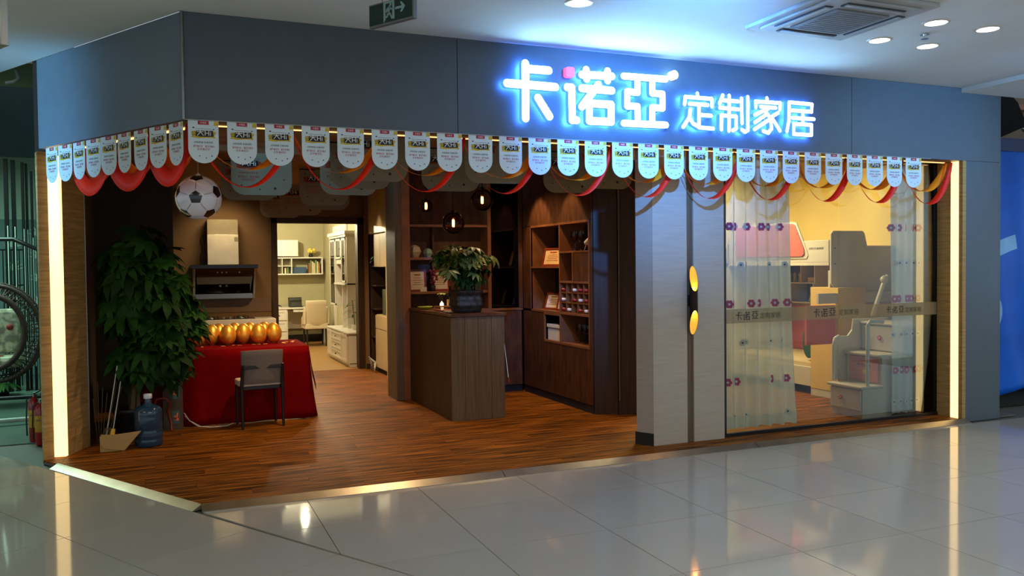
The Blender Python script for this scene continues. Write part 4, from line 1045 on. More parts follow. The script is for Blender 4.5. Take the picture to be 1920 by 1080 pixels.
boxes('carcass', 'white_lacquer', dc, [(2.62, 2.99, 8.1, 9.6, 2.12, 2.16), (2.60, 2.99, 8.05, 9.65, 2.16, 2.22), (2.64, 2.99, 9.57, 9.6, .9, 2.12), (2.64, 2.99, 8.1, 8.13, .56, 2.12), (2.64, 2.99, 9.02, 9.05, .9, 2.12), (2.64, 2.99, 8.5, 8.53, .56, 2.12), (2.64, 2.99, 8.53, 9.02, 1.66, 1.74), (2.60, 2.99, 8.1, 9.05, 1.30, 1.33), (2.97, 2.99, 8.1, 9.6, .56, 2.12)])
for y0, y1, z0, z1 in ((9.06, 9.56, .92, 2.1), (8.14, 8.49, 1.34, 2.1), (8.54, 9.01, 1.75, 2.1)):
    m = M(); s_ = .035
    for q in ((y0, y1, z0, z0+s_), (y0, y1, z1-s_, z1), (y0, y0+s_, z0, z1), (y1-s_, y1, z0, z1)): m.box(2.62, 2.64, *q)
    d = m.build('door', 'white_lacquer', dc, bev=.002); M().box(2.628, 2.632, y0+s_, y1-s_, z0+s_, z1-s_).build('pane', 'cab_glass', d)
    M().ball((2.61, y0+.02, (z0+z1)/2), .01, 8, 5).build('knob', 'black_leg', d)
pf = tag(M().box(2.70, 2.72, 8.62, 8.88, 1.331, 1.60).build('photo_frame', 'printed_photo', bev=.004), 'dark picture frame standing in the white display cabinet', 'frame')
struct('trim_15', M().box(2.96, 2.999, 9.75, 9.9, 0, 2.3).box(2.96, 2.999, 10.9, 11.05, 0, 2.3).box(2.96, 2.999, 9.75, 11.05, 2.3, 2.42), 'white_lacquer', bev=.003)
op = thing('orchid_plant', (2.72, 7.9, .555), 'sparse long-leaved plant on the low white cabinet', 'plant')
M().lathe([(.001, 0), (.05, 0), (.06, .08), (.055, .09)], (2.72, 7.9, .555), 14).build('pot', 'white_lacquer', op)
M().tube([(2.72, 7.9, .62), (2.70, 7.9, .85), (2.68, 7.88, 1.05)], .006, 6).build('stem', 'stem', op)
for k in range(9):
    a = k*2.4; m = M(); leaflet(m, (2.70, 7.9, .72+.04*k), (math.cos(a)-.3, math.sin(a)*.7, .2), .20, .035, .5); m.build('leaf', 'leaf', op)
# ================================================================== LIGHT CABINETS LEFT OF THE BAR
lw = thing('tall_cabinet', (2.95, 6.3, 0), 'tall cream cabinet wall with an open dark niche beside the study door', 'cabinet')
M().box(2.78, 3.11, 5.80, 6.97, 2.11, 2.775).build('upper_box', 'cream_lacquer', lw)
for y0, y1 in ((5.81, 6.30), (6.31, 6.96)):
    M().box(2.755, 2.775, y0, y1, 2.115, 2.77).build('door', 'cream_lacquer', lw, bev=.002)
M().box(2.78, 3.11, 5.80, 6.60, 1.60, 2.10).build('middle_box', 'cream_lacquer', lw)
for y0, y1 in ((5.81, 6.20), (6.21, 6.59)): M().box(2.755, 2.775, y0, y1, 1.605, 2.095).build('door', 'cream_lacquer', lw, bev=.002)
boxes('open_shelves', 'dark_wood', lw, [(2.78, 3.11, 6.60, 6.97, 1.60, 1.62), (2.78, 3.11, 6.60, 6.97, 1.30, 1.32), (2.78, 3.11, 6.60, 6.97, .94, .96), (2.78, 3.11, 6.95, 6.97, 0, 2.11), (2.78, 3.11, 6.60, 6.97, .5, .52)])
M().box(3.09, 3.115, 5.80, 6.95, .88, 1.6).build('niche_back', 'dark_back', lw)
M().box(2.78, 3.11, 5.80, 6.56, .07, .88).build('lower_box', 'cream_lacquer', lw)
for y0, y1 in ((5.81, 6.18), (6.19, 6.55)):
    M().box(2.755, 2.775, y0, y1, .08, .66).build('door', 'cream_lacquer', lw, bev=.002); M().box(2.755, 2.775, y0, y1, .67, .87).build('drawer', 'cream_lacquer', lw, bev=.002)
M().box(2.79, 3.1, 5.80, 6.95, 0, .07).build('plinth', 'dark_back', lw)
l2 = thing('tall_cabinet', (2.95, 5.4, 0), 'narrow tall cream cabinet between the metal strip and the bar post', 'cabinet')
M().box(2.78, 3.11, 4.90, 5.66, 1.50, 2.775).build('upper_box', 'cream_lacquer', l2)
M().box(2.755, 2.775, 4.91, 5.65, 2.08, 2.77).build('door', 'cream_lacquer', l2, bev=.002); M().box(2.755, 2.775, 4.91, 5.65, 1.51, 2.07).build('door', 'cream_lacquer', l2, bev=.002)
M().box(3.09, 3.115, 4.90, 5.66, .80, 1.5).build('niche_back', 'dark_back', l2)
M().box(2.78, 3.11, 4.90, 5.66, .07, .81).build('lower_box', 'cream_lacquer', l2); M().box(2.755, 2.775, 4.91, 5.65, .08, .80).build('door', 'cream_lacquer', l2, bev=.002)
M().box(2.79, 3.1, 4.90, 5.66, 0, .07).build('plinth', 'dark_back', l2)
struct('trim_16', M().box(2.735, 3.11, 5.67, 5.79, 0, 2.775), 'cream_lacquer', bev=.004)
tag(M().box(2.80, 3.04, 5.90, 6.28, .882, 1.27).build('glass_case', 'water_dispenser', bev=.008), 'dark translucent countertop dispenser case in the cabinet niche', 'dispenser')
tp = thing('trailing_plant', (2.85, 6.78, 1.62), 'small green plant in the open dark niche', 'plant')
M().lathe([(.001, 0), (.04, 0), (.05, .07)], (2.86, 6.78, 1.622), 12).build('pot', 'pot_dark', tp)
for k in range(14): a = k*2.4; m = M(); leaflet(m, (2.85, 6.78, 1.70+.006*k), (math.cos(a)-.3, math.sin(a), .4), .13, .06, .8); m.build('leaf', 'leaf', tp)
yf = thing('yellow_flowers', (2.86, 5.55, .81), 'yellow flowers in a thin vase in the narrow cabinet niche', 'flowers')
M().lathe([(.001, 0), (.04, 0), (.045, .10), (.02, .25), (.022, .3)], (2.86, 5.58, .811), 14).build('vase', 'vase_teal', yf)
for k in range(4): M().tube([(2.86, 5.58, 1.09), (2.82, 5.60+.03*k, 1.25+.03*(k % 2))], .004, 4).build('stem', 'stem', yf); M().ball((2.80, 5.56+.07*k, 1.28+.05*(k % 2)), .045, 10, 7).build('blossom', 'flower_yellow', yf)
m = M()
for k in range(5): m.tube([(2.70+.02*k, 6.66+.02*k, .01), (2.68, 6.55+.04*k, .10+.03*k), (2.74, 6.5+.03*k, .16), (2.70, 6.42, .02+.01*k)], .005, 5)
tag(m.build('cable_bundle', 'cable_white'), 'tangle of white cables on the floor by the cream cabinet', 'cables')

# ================================================================== BAR
bc = thing('bar_counter', (2.8, 2.9, 0), 'dark wooden bar counter with a long side and boarded front end', 'counter')
M().box(2.49, 3.11, 2.105, 3.70, 1.075, 1.105).build('top', 'walnut', bc, bev=.003)
for k in range(4): M().box(2.502+.147*k, 2.647+.147*k, 2.12, 2.14, 0, 1.07).build('front_board', 'grey_wood', bc, bev=.002)
for k in range(3): M().box(2.50, 2.52, 2.142+.518*k, 2.656+.518*k, 0, 1.07).build('side_board', 'dark_wood', bc, bev=.002)
M().box(3.07, 3.09, 2.14, 2.16, 0, 1.07).box(2.52, 3.07, 3.66, 3.69, 0, 1.07).box(2.52, 3.07, 2.16, 3.66, .6, .62).build('inner_frame', 'dark_wood', bc)
# back wall unit behind the counter
bs = thing('bar_shelf', (3.0, 3.9, 0), 'dark open shelf unit with walnut edges behind the bar counter', 'shelf')
E_ = 'walnut_edge'
M().box(2.521, 3.60, 4.0, 4.015, 0, 2.775).build('back_panel', 'walnut', bs)
for z in (2.08, 1.265): M().box(2.521, 3.53, 3.76, 4.0, z, z+.03).build('shelf', E_, bs, bev=.002)
M().box(2.521, 2.86, 3.76, 4.0, 1.68, 1.71).build('shelf', E_, bs, bev=.002)
M().box(2.521, 4.0, 3.74, 4.0, 1.035, 1.065).build('shelf', E_, bs, bev=.002)
M().box(3.53, 3.575, 3.74, 4.0, 1.065, 2.775).build('divider', E_, bs, bev=.002)
M().box(2.86, 2.88, 3.9, 4.0, 1.3, 2.08).build('divider', 'walnut', bs)
for k in range(3): M().box(2.521+.49*k, 3.005+.49*k, 3.745, 3.765, .09, 1.03).build('door', 'walnut', bs, bev=.002)
M().box(2.521, 3.99, 3.77, 4.0, 0, 1.03).build('base', 'dark_back', bs)
gc = thing('glass_cabinet', (3.78, 3.9, 1.07), 'narrow dark glass-door cabinet right of the open bar shelves', 'cabinet')
for z in (1.3, 1.52, 1.78, 2.02, 2.40): M().box(3.58, 3.985, 3.78, 3.99, z, z+.012).build('shelf', 'dark_glass' if z < 2 else 'walnut', gc)
M().box(3.576, 3.985, 3.99, 4.0, 1.07, 2.77).build('back_panel', 'dark_back', gc)
M().box(3.576, 3.98, 3.745, 3.75, 1.08, 2.76).build('door_pane', 'dark_glass', gc)
M().box(3.945, 4.0, 3.735, 3.76, 1.065, 2.77).build('door_frame', 'walnut', gc, bev=.002)
tag(M().lathe([(.001, 0), (.055, 0), (.06, .02), (.06, .18), (.05, .20), (.025, .21), (.02, .24), (.03, .33), (.028, .335)], (3.86, 3.88, 2.033), 20).build('pale_vase', 'vase_stone'), 'pale cylindrical vase on the top glass cabinet shelf', 'vase')
def goblet(x, y, z, s_=1): return M().lathe([(.03*s_, 0), (.004, .006), (.004, .07*s_), (.02*s_, .085*s_), (.034*s_, .12*s_), (.028*s_, .17*s_)], (x, y, z), 14)
for i, x in enumerate((3.70, 3.82)): tag(goblet(x, 3.88, 1.793).build('wine_glass', 'cab_glass'), 'clear stemmed glass in the dark glass cabinet, %s' % ('left' if i == 0 else 'right'), 'glass', 'glasses in the glass cabinet')
def poly_vase(x, y, z, r, mt, label):
    m = M(); P = [(.55*r, -.9*r), (r, -.1*r), (.75*r, .6*r), (.2*r, .9*r)]
    m.lathe([(.001, -.9*r)]+P+[(.001, .9*r)], (x, y, z+.9*r), 6, sm=False); tag(m.build('faceted_vase', mt), label, 'vase')
poly_vase(2.62, 3.86, 1.711, .085, 'vase_stone', 'larger cream faceted vase on the short bar shelf'); poly_vase(2.79, 3.86, 1.711, .062, 'vase_teal', 'smaller teal faceted vase on the short bar shelf')
def frame(x, y, z, w_, h, lab, paper='cert_paper', rz=0, tilt=-.12, fm='frame_red', cat='certificate'):
    t = thing('framed_certificate', (x, y, z), lab, cat, rz)
    mt = Matrix.Rotation(tilt, 4, 'X'); b = .022
    m = M()
    for q in ((-w_/2, w_/2, 0, b), (-w_/2, w_/2, h-b, h), (-w_/2, -w_/2+b, b, h-b), (w_/2-b, w_/2, b, h-b)): m.box(q[0], q[1], -.012, .008, q[2], q[3])
    m.xf(mt).build('frame', fm, t, local=True)
    M().box(-w_/2+b, w_/2-b, -.003, .004, b, h-b).xf(mt).build('paper', paper, t, local=True)
    m = M()
    for k in range(4): m.box(-w_*.3+.02*(k % 2), w_*.3-.02*(k % 2), -.0045, -.003, h*.3+k*h*.1, h*.3+k*h*.1+.006)
    m.box(-w_*.18, w_*.18, -.0045, -.003, h*.72, h*.72+.018); m.xf(mt).build('print', 'print_rust' if paper == 'cert_paper' else 'book_a', t, local=True)
    return t
frame(2.655, 3.86, 1.296, .22, .27, 'large pale framed certificate on the left of the bar shelf', 'cert_white')
frame(2.95, 3.88, 1.296, .24, .26, 'red rimmed framed certificate behind the flowers on the bar shelf', 'cert_white', fm='foil_red')
tag(M().box(2.66, 2.74, 3.765, 3.775, 1.296, 1.35).build('name_card', 'cert_white'), 'small white card standing before the large certificate', 'card')
rf = thing('red_flowers', (2.84, 3.84, 1.296), 'dark red dried flowers between the two certificates', 'flowers')
M().lathe([(.001, 0), (.03, 0), (.035, .06), (.02, .09)], (2.84, 3.84, 1.296), 12).build('pot', 'pot_dark', rf)
for k in range(16): a = k*2.4; M().ball((2.84+.05*math.cos(a)*(k % 3)/2, 3.83+.03*math.sin(a), 1.39+.011*k), .02, 6, 5).build('blossom', 'orchid', rf)
# things on the counter
wo = thing('white_orchid_glass', (2.70, 3.05, 1.105), 'glass vase with pale green and white flowers on the counter', 'vase')
M().lathe([(.03, 0), (.034, .004), (.03, .14), (.036, .17)], (2.70, 3.05, 1.105), 16).build('glass', 'cab_glass', wo)
M().lathe([(.001, .02), (.022, .02), (.022, .07), (.001, .10)], (2.70, 3.05, 1.105), 10).build('candle', 'candle', wo)
for k in range(12): a = k*2.4; m = M(); leaflet(m, (2.70, 3.05, 1.28), (math.cos(a), math.sin(a), .9), .08, .04, .7); m.build('petal', 'lime' if k % 3 else 'flower_white', wo)
tag(M().lathe([(.001, 0), (.033, 0), (.036, .01), (.036, .16), (.013, .21), (.013, .27), (.001, .272)], (2.79, 3.02, 1.105), 18).build('wine_bottle', 'bottle_dark').copy() and bpy.data.objects['wine_bottle'], 'dark wine bottle with a tan label on the counter', 'bottle')
wbt = bpy.data.objects['wine_bottle']; M().lathe([(.0365, .03), (.0365, .12)], (2.79, 3.02, 1.105), 18).build('label_band', 'cert_paper', wbt)
tg = thing('tray', (2.72, 2.86, 1.105), 'wooden serving tray with a low rail on the counter', 'tray')
M().box(2.58, 2.90, 2.74, 2.98, 1.106, 1.118).build('base', 'frame_red', tg, bev=.003)
M().tube([(2.58, 2.74, 1.15), (2.90, 2.74, 1.15), (2.90, 2.98, 1.15), (2.58, 2.98, 1.15)], .006, 6, closed=True).build('rail', 'walnut_edge', tg)
for x, y in ((2.585, 2.745), (2.895, 2.745), (2.585, 2.975), (2.895, 2.975)): M().cyl((x, y, 1.118), (x, y, 1.15), .005, n=6).build('post', 'walnut_edge', tg)
tag(M().box(2.60, 2.84, 2.48, 2.68, 1.106, 1.116).build('open_booklet', 'cert_white', bev=.003), 'open pale booklet lying on the counter before the tray', 'booklet')
tag(M().lathe([(.001, 0), (.04, 0), (.085, .028), (.088, .034), (.04, .010), (.001, .008)], (2.57, 3.28, 1.106), 24).build('lime_bowl', 'lime'), 'shallow lime green bowl at the back of the counter', 'bowl')
tag(M().cyl((2.85, 3.72, 1.30), (2.85, 3.72, 1.30+.001), .01, n=6).build('pin', 'chrome'), 'tiny metal pin', 'pin') if False else None
# leaning stick behind the counter end
sk = thing('selfie_stick', (3.06, 1.98, 0), 'thin metal telescopic stick leaning on the right side of the bar counter', 'stick')
M().cyl((3.135, 2.14, .42), (3.098, 2.18, .86), .007, n=8).build('rod', 'chrome', sk)
M().cyl((3.140, 2.135, .36), (3.135, 2.14, .42), .013, n=10).build('grip', 'frame_red', sk)
M().cyl((3.098, 2.18, .86), (3.095, 2.185, .90), .011, n=10).build('head', 'black_plastic', sk)
# pendants
def pendant(x, y, z, r, lab, big=True):
    t = thing('globe_pendant', (x, y, z), lab, 'lamp', 0, 'smoked glass pendants')
    M().ball((0, 0, 0), r, 32, 20).build('glass_globe', 'smoke_glass', t, local=True)
    M().cyl((0, 0, r*.93), (0, 0, r*1.12), .03, .022, 16).build('cap', 'bronze', t, local=True)
    M().cyl((0, 0, r*.45), (0, 0, r*.93), .016, n=12).build('socket', 'bronze', t, local=True)
    M().lathe([(.016, .05), (.030, .015), (.030, -.03), (.015, -.055), (.001, -.06)], (0, 0, 0), 16).build('bulb', 'cab_glass', t, local=True)
    m = M()
    for k in range(4): a = k*PI/2; m.tube([(.008*math.cos(a), .008*math.sin(a), .035), (.011*math.cos(a), .011*math.sin(a), 0), (.008*math.cos(a), .008*math.sin(a), -.038)], .0028, 5)
    m.build('filament', 'filament', t, local=True)
    M().cyl((0, 0, r*1.1), (0, 0, 2.78-z), .006, n=8).build('rod', 'bronze', t, local=True)
    M().cyl((0, 0, 2.765-z), (0, 0, 2.78-z), .05, n=20).build('ceiling_rose', 'bronze', t, local=True)
pendant(2.565, 2.2, 2.045, .118, 'lower smoked glass globe pendant directly above the counter plant')
pendant(2.886, 2.2, 2.29, .118, 'higher smoked glass globe pendant right of the lower one')
pendant(2.56, 3.15, 2.29, .075, 'small smoked pendant added for a bulb reflection close to the bar post')  # added lamp standing in for a pendant bulb mirrored in glass
for x, y in ((2.565, 2.2), (2.886, 2.2)): pass

# ================================================================== BOOKCASE (faces -x)
bk = thing('wall_bookcase', (4.15, 2.7, 0), 'tall dark walnut bookcase with niches and a wine rack on the bar side wall', 'bookcase')
X0 = 4.0; X1 = 4.34
def bxx(nm, y0, y1, z0, z1, mt='walnut', x0=X0, x1=X0+.02): return M().box(x0, x1, y0, y1, z0, z1).build(nm, mt, bk, bev=.0015)
M().box(X1-.01, X1, 1.88, 3.72, 0, 2.775).build('back_panel', 'dark_back', bk)
for y0, y1 in ((1.88, 2.75), (2.753, 3.72)): bxx('upper_door', y0, y1, 2.085, 2.775)
for y0, y1 in ((1.88, 2.65), (2.653, 3.1)): bxx('lower_door', y0, y1, .09, .69)
bxx('lower_door', 3.103, 3.72, .09, 1.03); M().box(X0+.02, X1, 3.09, 3.72, 0, 1.02).build('carcass_side', 'dark_back', bk)
bxx('side_filler', 3.47, 3.72, 1.06, 2.08, 'walnut'); bxx('end_filler', 1.88, 1.945, .69, 2.08, 'walnut'); bxx('cupboard_door', 1.96, 2.325, 1.41, 1.735)
M().box(X0+.01, X1, 1.88, 3.72, 0, .09).build('plinth', 'dark_back', bk)
sh = [(2.665, 3.47, 1.565, 1.585), (1.945, 3.47, 1.035, 1.06), (1.945, 3.10, .685, .71), (1.945, 2.665, 1.735, 1.755), (1.945, 2.665, 1.395, 1.415), (1.945, 3.47, 2.06, 2.085), (2.66, 3.10, 1.01, 1.035)]
for q in sh: M().box(X0-.004, X1-.01, *q).build('shelf', 'walnut_edge' if q[3]-q[2] else 'walnut', bk, bev=.001)
for y, z0, z1 in ((2.655, .71, 2.06), (1.935, .69, 2.07), (3.47, 1.06, 2.06), (3.09, .71, 1.01), (2.325, 1.415, 1.735)): M().box(X0-.002, X1-.01, y, y+.02, z0, z1).build('upright', 'walnut_edge', bk, bev=.001)
ys = [2.09, 2.23, 2.37, 2.51]
for y in ys: M().box(X0+.01, X0+.26, y, y+.012, 1.06, 1.395).build('rack_upright', 'walnut_edge', bk)
for z in (1.165, 1.28): M().box(X0+.01, X0+.26, 1.955, 2.655, z, z+.012).build('rack_shelf', 'walnut_edge', bk)
btl = None; rb = random.Random(4)
cells = [(2.02+.14*c, 1.095+.112*r) for r in range(3) for c in range(5)]
names = {0: 'bottom', 1: 'middle', 2: 'top'}
for i, (y, z) in enumerate(cells):
    r_, c_ = i//5, i % 5
    if (r_, c_) in ((0, 2), (1, 3), (2, 3)): continue
    foil = 'foil_red' if (i*7) % 3 else 'foil_white'
    lab = 'wine bottle lying in the %s row of the rack, %s from the doorway side' % (names[r_], ORD[c_])
    t = thing('rack_bottle', (X0+.02, y, z), lab, 'bottle', 0, 'wine bottles in the rack')
    P = [(.001, .24), (.036, .24), (.036, .09), (.014, .04), (.014, .0)]
    m = M().lathe(P, (0, 0, 0), 14).xf(Matrix.Rotation(PI/2, 4, 'Y')); m.build('body', 'bottle_dark', t, local=True)
    m = M().lathe([(.0155, .04), (.0165, -.03), (.001, -.035)], (0, 0, 0), 12).xf(Matrix.Rotation(PI/2, 4, 'Y')); m.build('foil', foil, t, local=True)
frame(4.10, 3.10, 1.586, .34, .225, 'tan certificate in a red frame in the upper left bookcase niche', 'cert_paper', rz=-PI/2+.25, tilt=-.25)
frame(4.12, 3.13, 1.061, .28, .21, 'framed certificate in the lower left bookcase niche, left of two', 'cert_white', rz=-PI/2+.3, tilt=-.3)
frame(4.10, 2.80, 1.061, .24, .23, 'framed certificate in the lower left bookcase niche, right of two', 'cert_white', rz=-PI/2+.2, tilt=-.25)
wbx = thing('white_carton', (4.16, 2.92, .71), 'white lidded carton in the small lower bookcase niche', 'carton')
M().box(4.03, 4.30, 2.72, 3.06, .711, .88).build('body', 'carton', wbx, bev=.003); M().box(4.02, 4.31, 2.71, 3.07, .86, .90).build('lid', 'carton', wbx, bev=.003)
tx = text('▤ 2018', .05) if False else None
for i, (y, z, lab) in enumerate(((2.52, 1.756, 'left of two in the upper right bookcase niche'), (2.36, 1.756, 'right of two in the upper right bookcase niche'))):
    tag(goblet(4.12, y, z, 1.35).build('wine_glass', 'cab_glass'), 'large stemmed wine glass, '+lab, 'glass', 'wine glasses in the bookcase')
ow = thing('bottle_holder', (4.12, 2.08, 1.755), 'silver wire wine holder with a white tipped bottle', 'holder')
M().tube([(4.10, 2.24, 1.757), (4.10, 2.16, 1.86), (4.10, 2.02, 1.78), (4.10, 1.98, 1.757)], .006, 6).build('wire', 'chrome', ow); M().cyl((4.10, 2.18, 1.84), (4.10, 2.04, 1.90), .03, n=12).build('bottle', 'foil_white', ow); M().cyl((4.10, 2.04, 1.90), (4.10, 1.97, 1.93), .012, n=10).build('neck', 'foil_red', ow)
for i in range(4): tag(goblet(4.14, 2.08+.12*i, .711, 1.3).build('wine_glass', 'cab_glass'), 'stemmed glass in the dark lowest niche, %s from the doorway side' % ORD[i], 'glass', 'glasses in the lowest niche')
tag(M().lathe([(.001, 0), (.03, 0), (.04, .04), (.02, .08), (.026, .12)], (4.08, 2.74, 1.586), 14).build('small_decanter', 'cab_glass'), 'small clear decanter beside the tan certificate', 'decanter')

# ================================================================== WALL SCONCE ON THE COLUMN
scn = thing('wall_sconce', (4.13, .205, .97), 'black tube wall lamp with slanted golden glowing ends on the column', 'lamp')
def tubez(rad, flip, z0, z1, mt, nm):
    n = 28; v = []; f = []
    for k, zz in enumerate((0, 1)):
        for i in range(n+1):
            a = 2*PI*i/n; fr = .5-.5*math.cos(a-(-PI/2-.25)); # 0 at the front, 1 at the wall
            top = z0+(z1-z0)*fr if zz else z0
            v.append((4.13+rad*math.cos(a), .205+rad*math.sin(a), top if zz else z0))
    for i in range(n): f.append((i, i+1, n+2+i, n+1+i))
    m = M().add(v, f, 0, True); return m.build(nm, mt, scn)
tubez(.036, 0, 1.355, 1.58, 'bronze', 'upper_shade'); tubez(.0345, 0, 1.356, 1.578, 'gold_inner', 'upper_lining')
tubez(.036, 0, 1.185, .965, 'bronze', 'lower_shade'); tubez(.0345, 0, 1.184, .967, 'gold_inner', 'lower_lining')
M().cyl((4.13, .205, 1.185), (4.13, .205, 1.355), .036, n=28).build('middle_body', 'bronze', scn)
M().box(4.115, 4.145, .235, .27, 1.22, 1.32).build('bracket', 'bronze', scn)
for z, nm in ((1.375, 'sconce_bulb_light'), (1.165, 'sconce_bulb_light')):
    l = bpy.data.lights.new(nm, 'POINT'); l.energy = .9; l.color = (1, .5, .12); l.shadow_soft_size = .012
    o = bpy.data.objects.new(nm, l); COL.objects.link(o); o.location = (4.13, .205, z)

# ================================================================== KIDS ROOM
def kx(nm, mt, par, x, th, P, bev=.004): return M().prism(P, 'yz', x, x+th).build(nm, mt, par, bev=bev)
bb = thing('bunk_bed', (7.5, 2.5, 0), 'white and pink children bunk bed behind the shop window', 'bunk bed')
# long guard towards the door: low rail with a raised pink shield
kx('side_rail', 'kids_white', bb, 6.98, .025, [(1.60, 1.60), (3.5, 1.60), (3.5, 1.86), (1.60, 1.86)])
kx('guard_frame', 'kids_white', bb, 6.97, .02, [(1.96, 1.64), (3.3, 1.64), (3.3, 2.10), (2.19, 2.10), (2.13, 2.08), (1.95, 1.74), (1.93, 1.68)])
kx('guard_panel', 'pink_lacquer', bb, 6.955, .016, [(2.02, 1.67), (3.3, 1.67), (3.3, 2.075), (2.20, 2.075), (2.15, 2.06), (1.99, 1.76), (1.985, 1.70)])
tm = text('品质生活 健康睡眠', .030); tm.xf(Matrix.Translation((6.978, 1.80, 1.76)) @ Matrix.Rotation(-PI/2, 4, 'Z')); tm.build('lettering', 'black_leg', bb)
# front end: raised shield and rail
M().prism([(6.985, 1.345), (7.06, 1.275), (7.10, 1.26), (7.55, 1.26), (7.55, 1.75), (7.50, 1.94), (7.47, 1.965), (7.02, 1.965), (6.985, 1.93)], 'xz', 1.565, 1.59).build('end_shield', 'kids_white', bb, bev=.006)
M().box(7.50, 7.99, 1.57, 1.59, 1.24, 1.78).build('end_rail', 'kids_white', bb, bev=.004); M().box(7.50, 7.99, 1.555, 1.60, 1.76, 1.79).build('rail_cap', 'kids_white', bb, bev=.004)
for z in (1.58, 1.76): M().cyl((7.04, 1.562, z), (7.04, 1.566, z), .008, n=8).build('screw_cap', 'black_leg', bb)
M().box(6.98, 7.98, 1.60, 3.5, 1.56, 1.60).build('upper_slatbase', 'kids_white', bb); M().box(7.02, 7.95, 1.64, 3.46, 1.60, 1.72).build('upper_mattress', 'mattress', bb, bev=.02)
# tall white cupboard front post with yellow light in its colour, lower bed
M().box(6.98, 7.40, 1.45, 1.90, .085, 1.30).build('cupboard_body', 'lacquer_lit_yellow', bb, bev=.004); M().box(6.985, 7.40, 1.47, 1.90, 0, .085).build('cupboard_plinth', 'kids_white', bb)
M().box(7.0, 7.98, 1.60, 1.63, .3, 1.5).build('end_board', 'kids_white', bb)
M().box(6.98, 7.02, 1.90, 3.5, .10, .33).build('lower_side_rail', 'kids_white', bb, bev=.004)
M().box(7.02, 7.93, 1.92, 3.46, .12, .28).build('lower_base', 'kids_white', bb); M().box(7.02, 7.93, 1.92, 3.46, .28, .40).build('lower_mattress', 'mattress', bb, bev=.025)
M().box(7.955, 7.99, 1.62, 3.5, .40, 1.0).build('pink_backboard', 'pink_lacquer', bb); M().box(6.98, 7.99, 3.48, 3.52, .1, 1.9).build('far_end_board', 'kids_white', bb)
kx('green_disc', 'green_paint', bb, 7.02, .02, [(1.98+.17*math.cos(a)*.6, .63+.20*math.sin(a)) for a in [2*PI*k/24 for k in range(24)]])
# cubby shelves over the lower bed
sf = thing('cubby_shelf', (7.8, 2.9, 1.06), 'white cubby shelf with small things over the lower bunk', 'shelf')
boxes('boards', 'kids_white', sf, [(7.60, 7.95, 2.50, 3.48, 1.57, 1.59), (7.60, 7.95, 2.53, 3.48, 1.32, 1.335), (7.60, 7.95, 2.58, 3.48, 1.06, 1.075), (7.60, 7.95, 2.50, 2.52, 1.32, 1.57), (7.60, 7.95, 2.76, 2.775, 1.335, 1.57), (7.60, 7.95, 3.02, 3.035, 1.075, 1.32), (7.60, 7.95, 2.53, 2.545, 1.075, 1.32)])
M().box(7.94, 7.95, 2.5, 3.48, 1.07, 1.58).build('back_panel', 'grey_wood', sf)
for i in range(4): tag(M().lathe([(.001, 0), (.03, 0), (.02, .06), (.028, .10), (.01, .13)], (7.68, 2.86+.10*i, 1.336), 8).build('figurine', 'vase_stone'), 'small pale figurine in the upper cubby, %s from the room end' % ORD[i], 'figurine', 'figurines in the cubby shelf')
tag(M().box(7.66, 7.8, 2.58, 2.70, 1.336, 1.40).build('keepsake_box', 'cert_paper', bev=.004), 'small tan box in the right upper cubby', 'box')
tag(M().prism([(2.58, 1.076), (2.72, 1.076), (2.62, 1.26)], 'yz', 7.68, 7.70).build('toy_tree', 'lime'), 'flat green toy tree leaning in the right lower cubby', 'toy')
# stair cabinet
sc_ = thing('stair_cabinet', (6.8, .7, 0), 'white stair cabinet with drawers and flower knobs climbing to the bunk', 'stairs')
M().box(6.325, 6.72, .435, .86, 0, .065).build('plinth', 'kids_white', sc_)
M().box(6.32, 7.19, .43, .865, .065, .30).build('step_body', 'kids_white', sc_)
M().box(6.58, 7.19, .43, .905, .30, .615).build('step_body', 'kids_white', sc_); M().box(6.81, 7.19, .43, .93, .615, .925).build('step_body', 'kids_white', sc_)
M().box(6.285, 6.60, .415, .89, .30, .328).build('step_tread', 'kids_white', sc_, bev=.008)
M().box(6.54, 6.84, .415, .935, .615, .643).build('step_tread', 'kids_white', sc_, bev=.008)
M().box(6.78, 7.19, .415, .96, .925, .953).build('step_tread', 'kids_white', sc_, bev=.008)
d = M().box(6.30, 6.32, .445, .855, .08, .285).build('drawer', 'kids_white', sc_, bev=.004)
def flower(par, c, ax, r, mt='flower_pink', core='flower_white'):
    m = M()
    for k in range(5):
        a = 2*PI*k/5+.3
        if ax == 'x': m.ball((c[0], c[1]+r*.6*math.cos(a), c[2]+r*.6*math.sin(a)), r*.42, 8, 6)
        else: m.ball((c[0]+r*.6*math.cos(a), c[1], c[2]+r*.6*math.sin(a)), r*.42, 8, 6)
    m.ball(c, r*.38, 8, 6, 1)
    return m
flower(None, (6.292, .70, .19), 'x', .026).build('flower_knob', ['flower_pink', 'flower_white'], d)
M().box(6.566, 6.58, .47, .86, .345, .60).build('pink_front', 'pink_pale', sc_, bev=.003)
tm = text('梦想乐园', .045); tm.xf(Matrix.Translation((6.5645, .66, .51)) @ Matrix.Rotation(-PI/2, 4, 'Z')); tm.build('lettering', 'ext_text', sc_)
sP = []
for k in range(10): a = PI/2+k*PI/5; r = .035 if k % 2 == 0 else .017; sP.append((.645+r*math.cos(a), .445+r*math.sin(a)))
M().prism(sP, 'yz', 6.560, 6.566).build('star', 'flower_yellow', sc_, label='small yellow star')
d = M().box(6.792, 6.81, .46, .91, .655, .915).build('drawer', 'kids_white', sc_, bev=.004); flower(None, (6.786, .66, .79), 'x', .028).build('flower_knob', ['flower_pink', 'flower_white'], d)
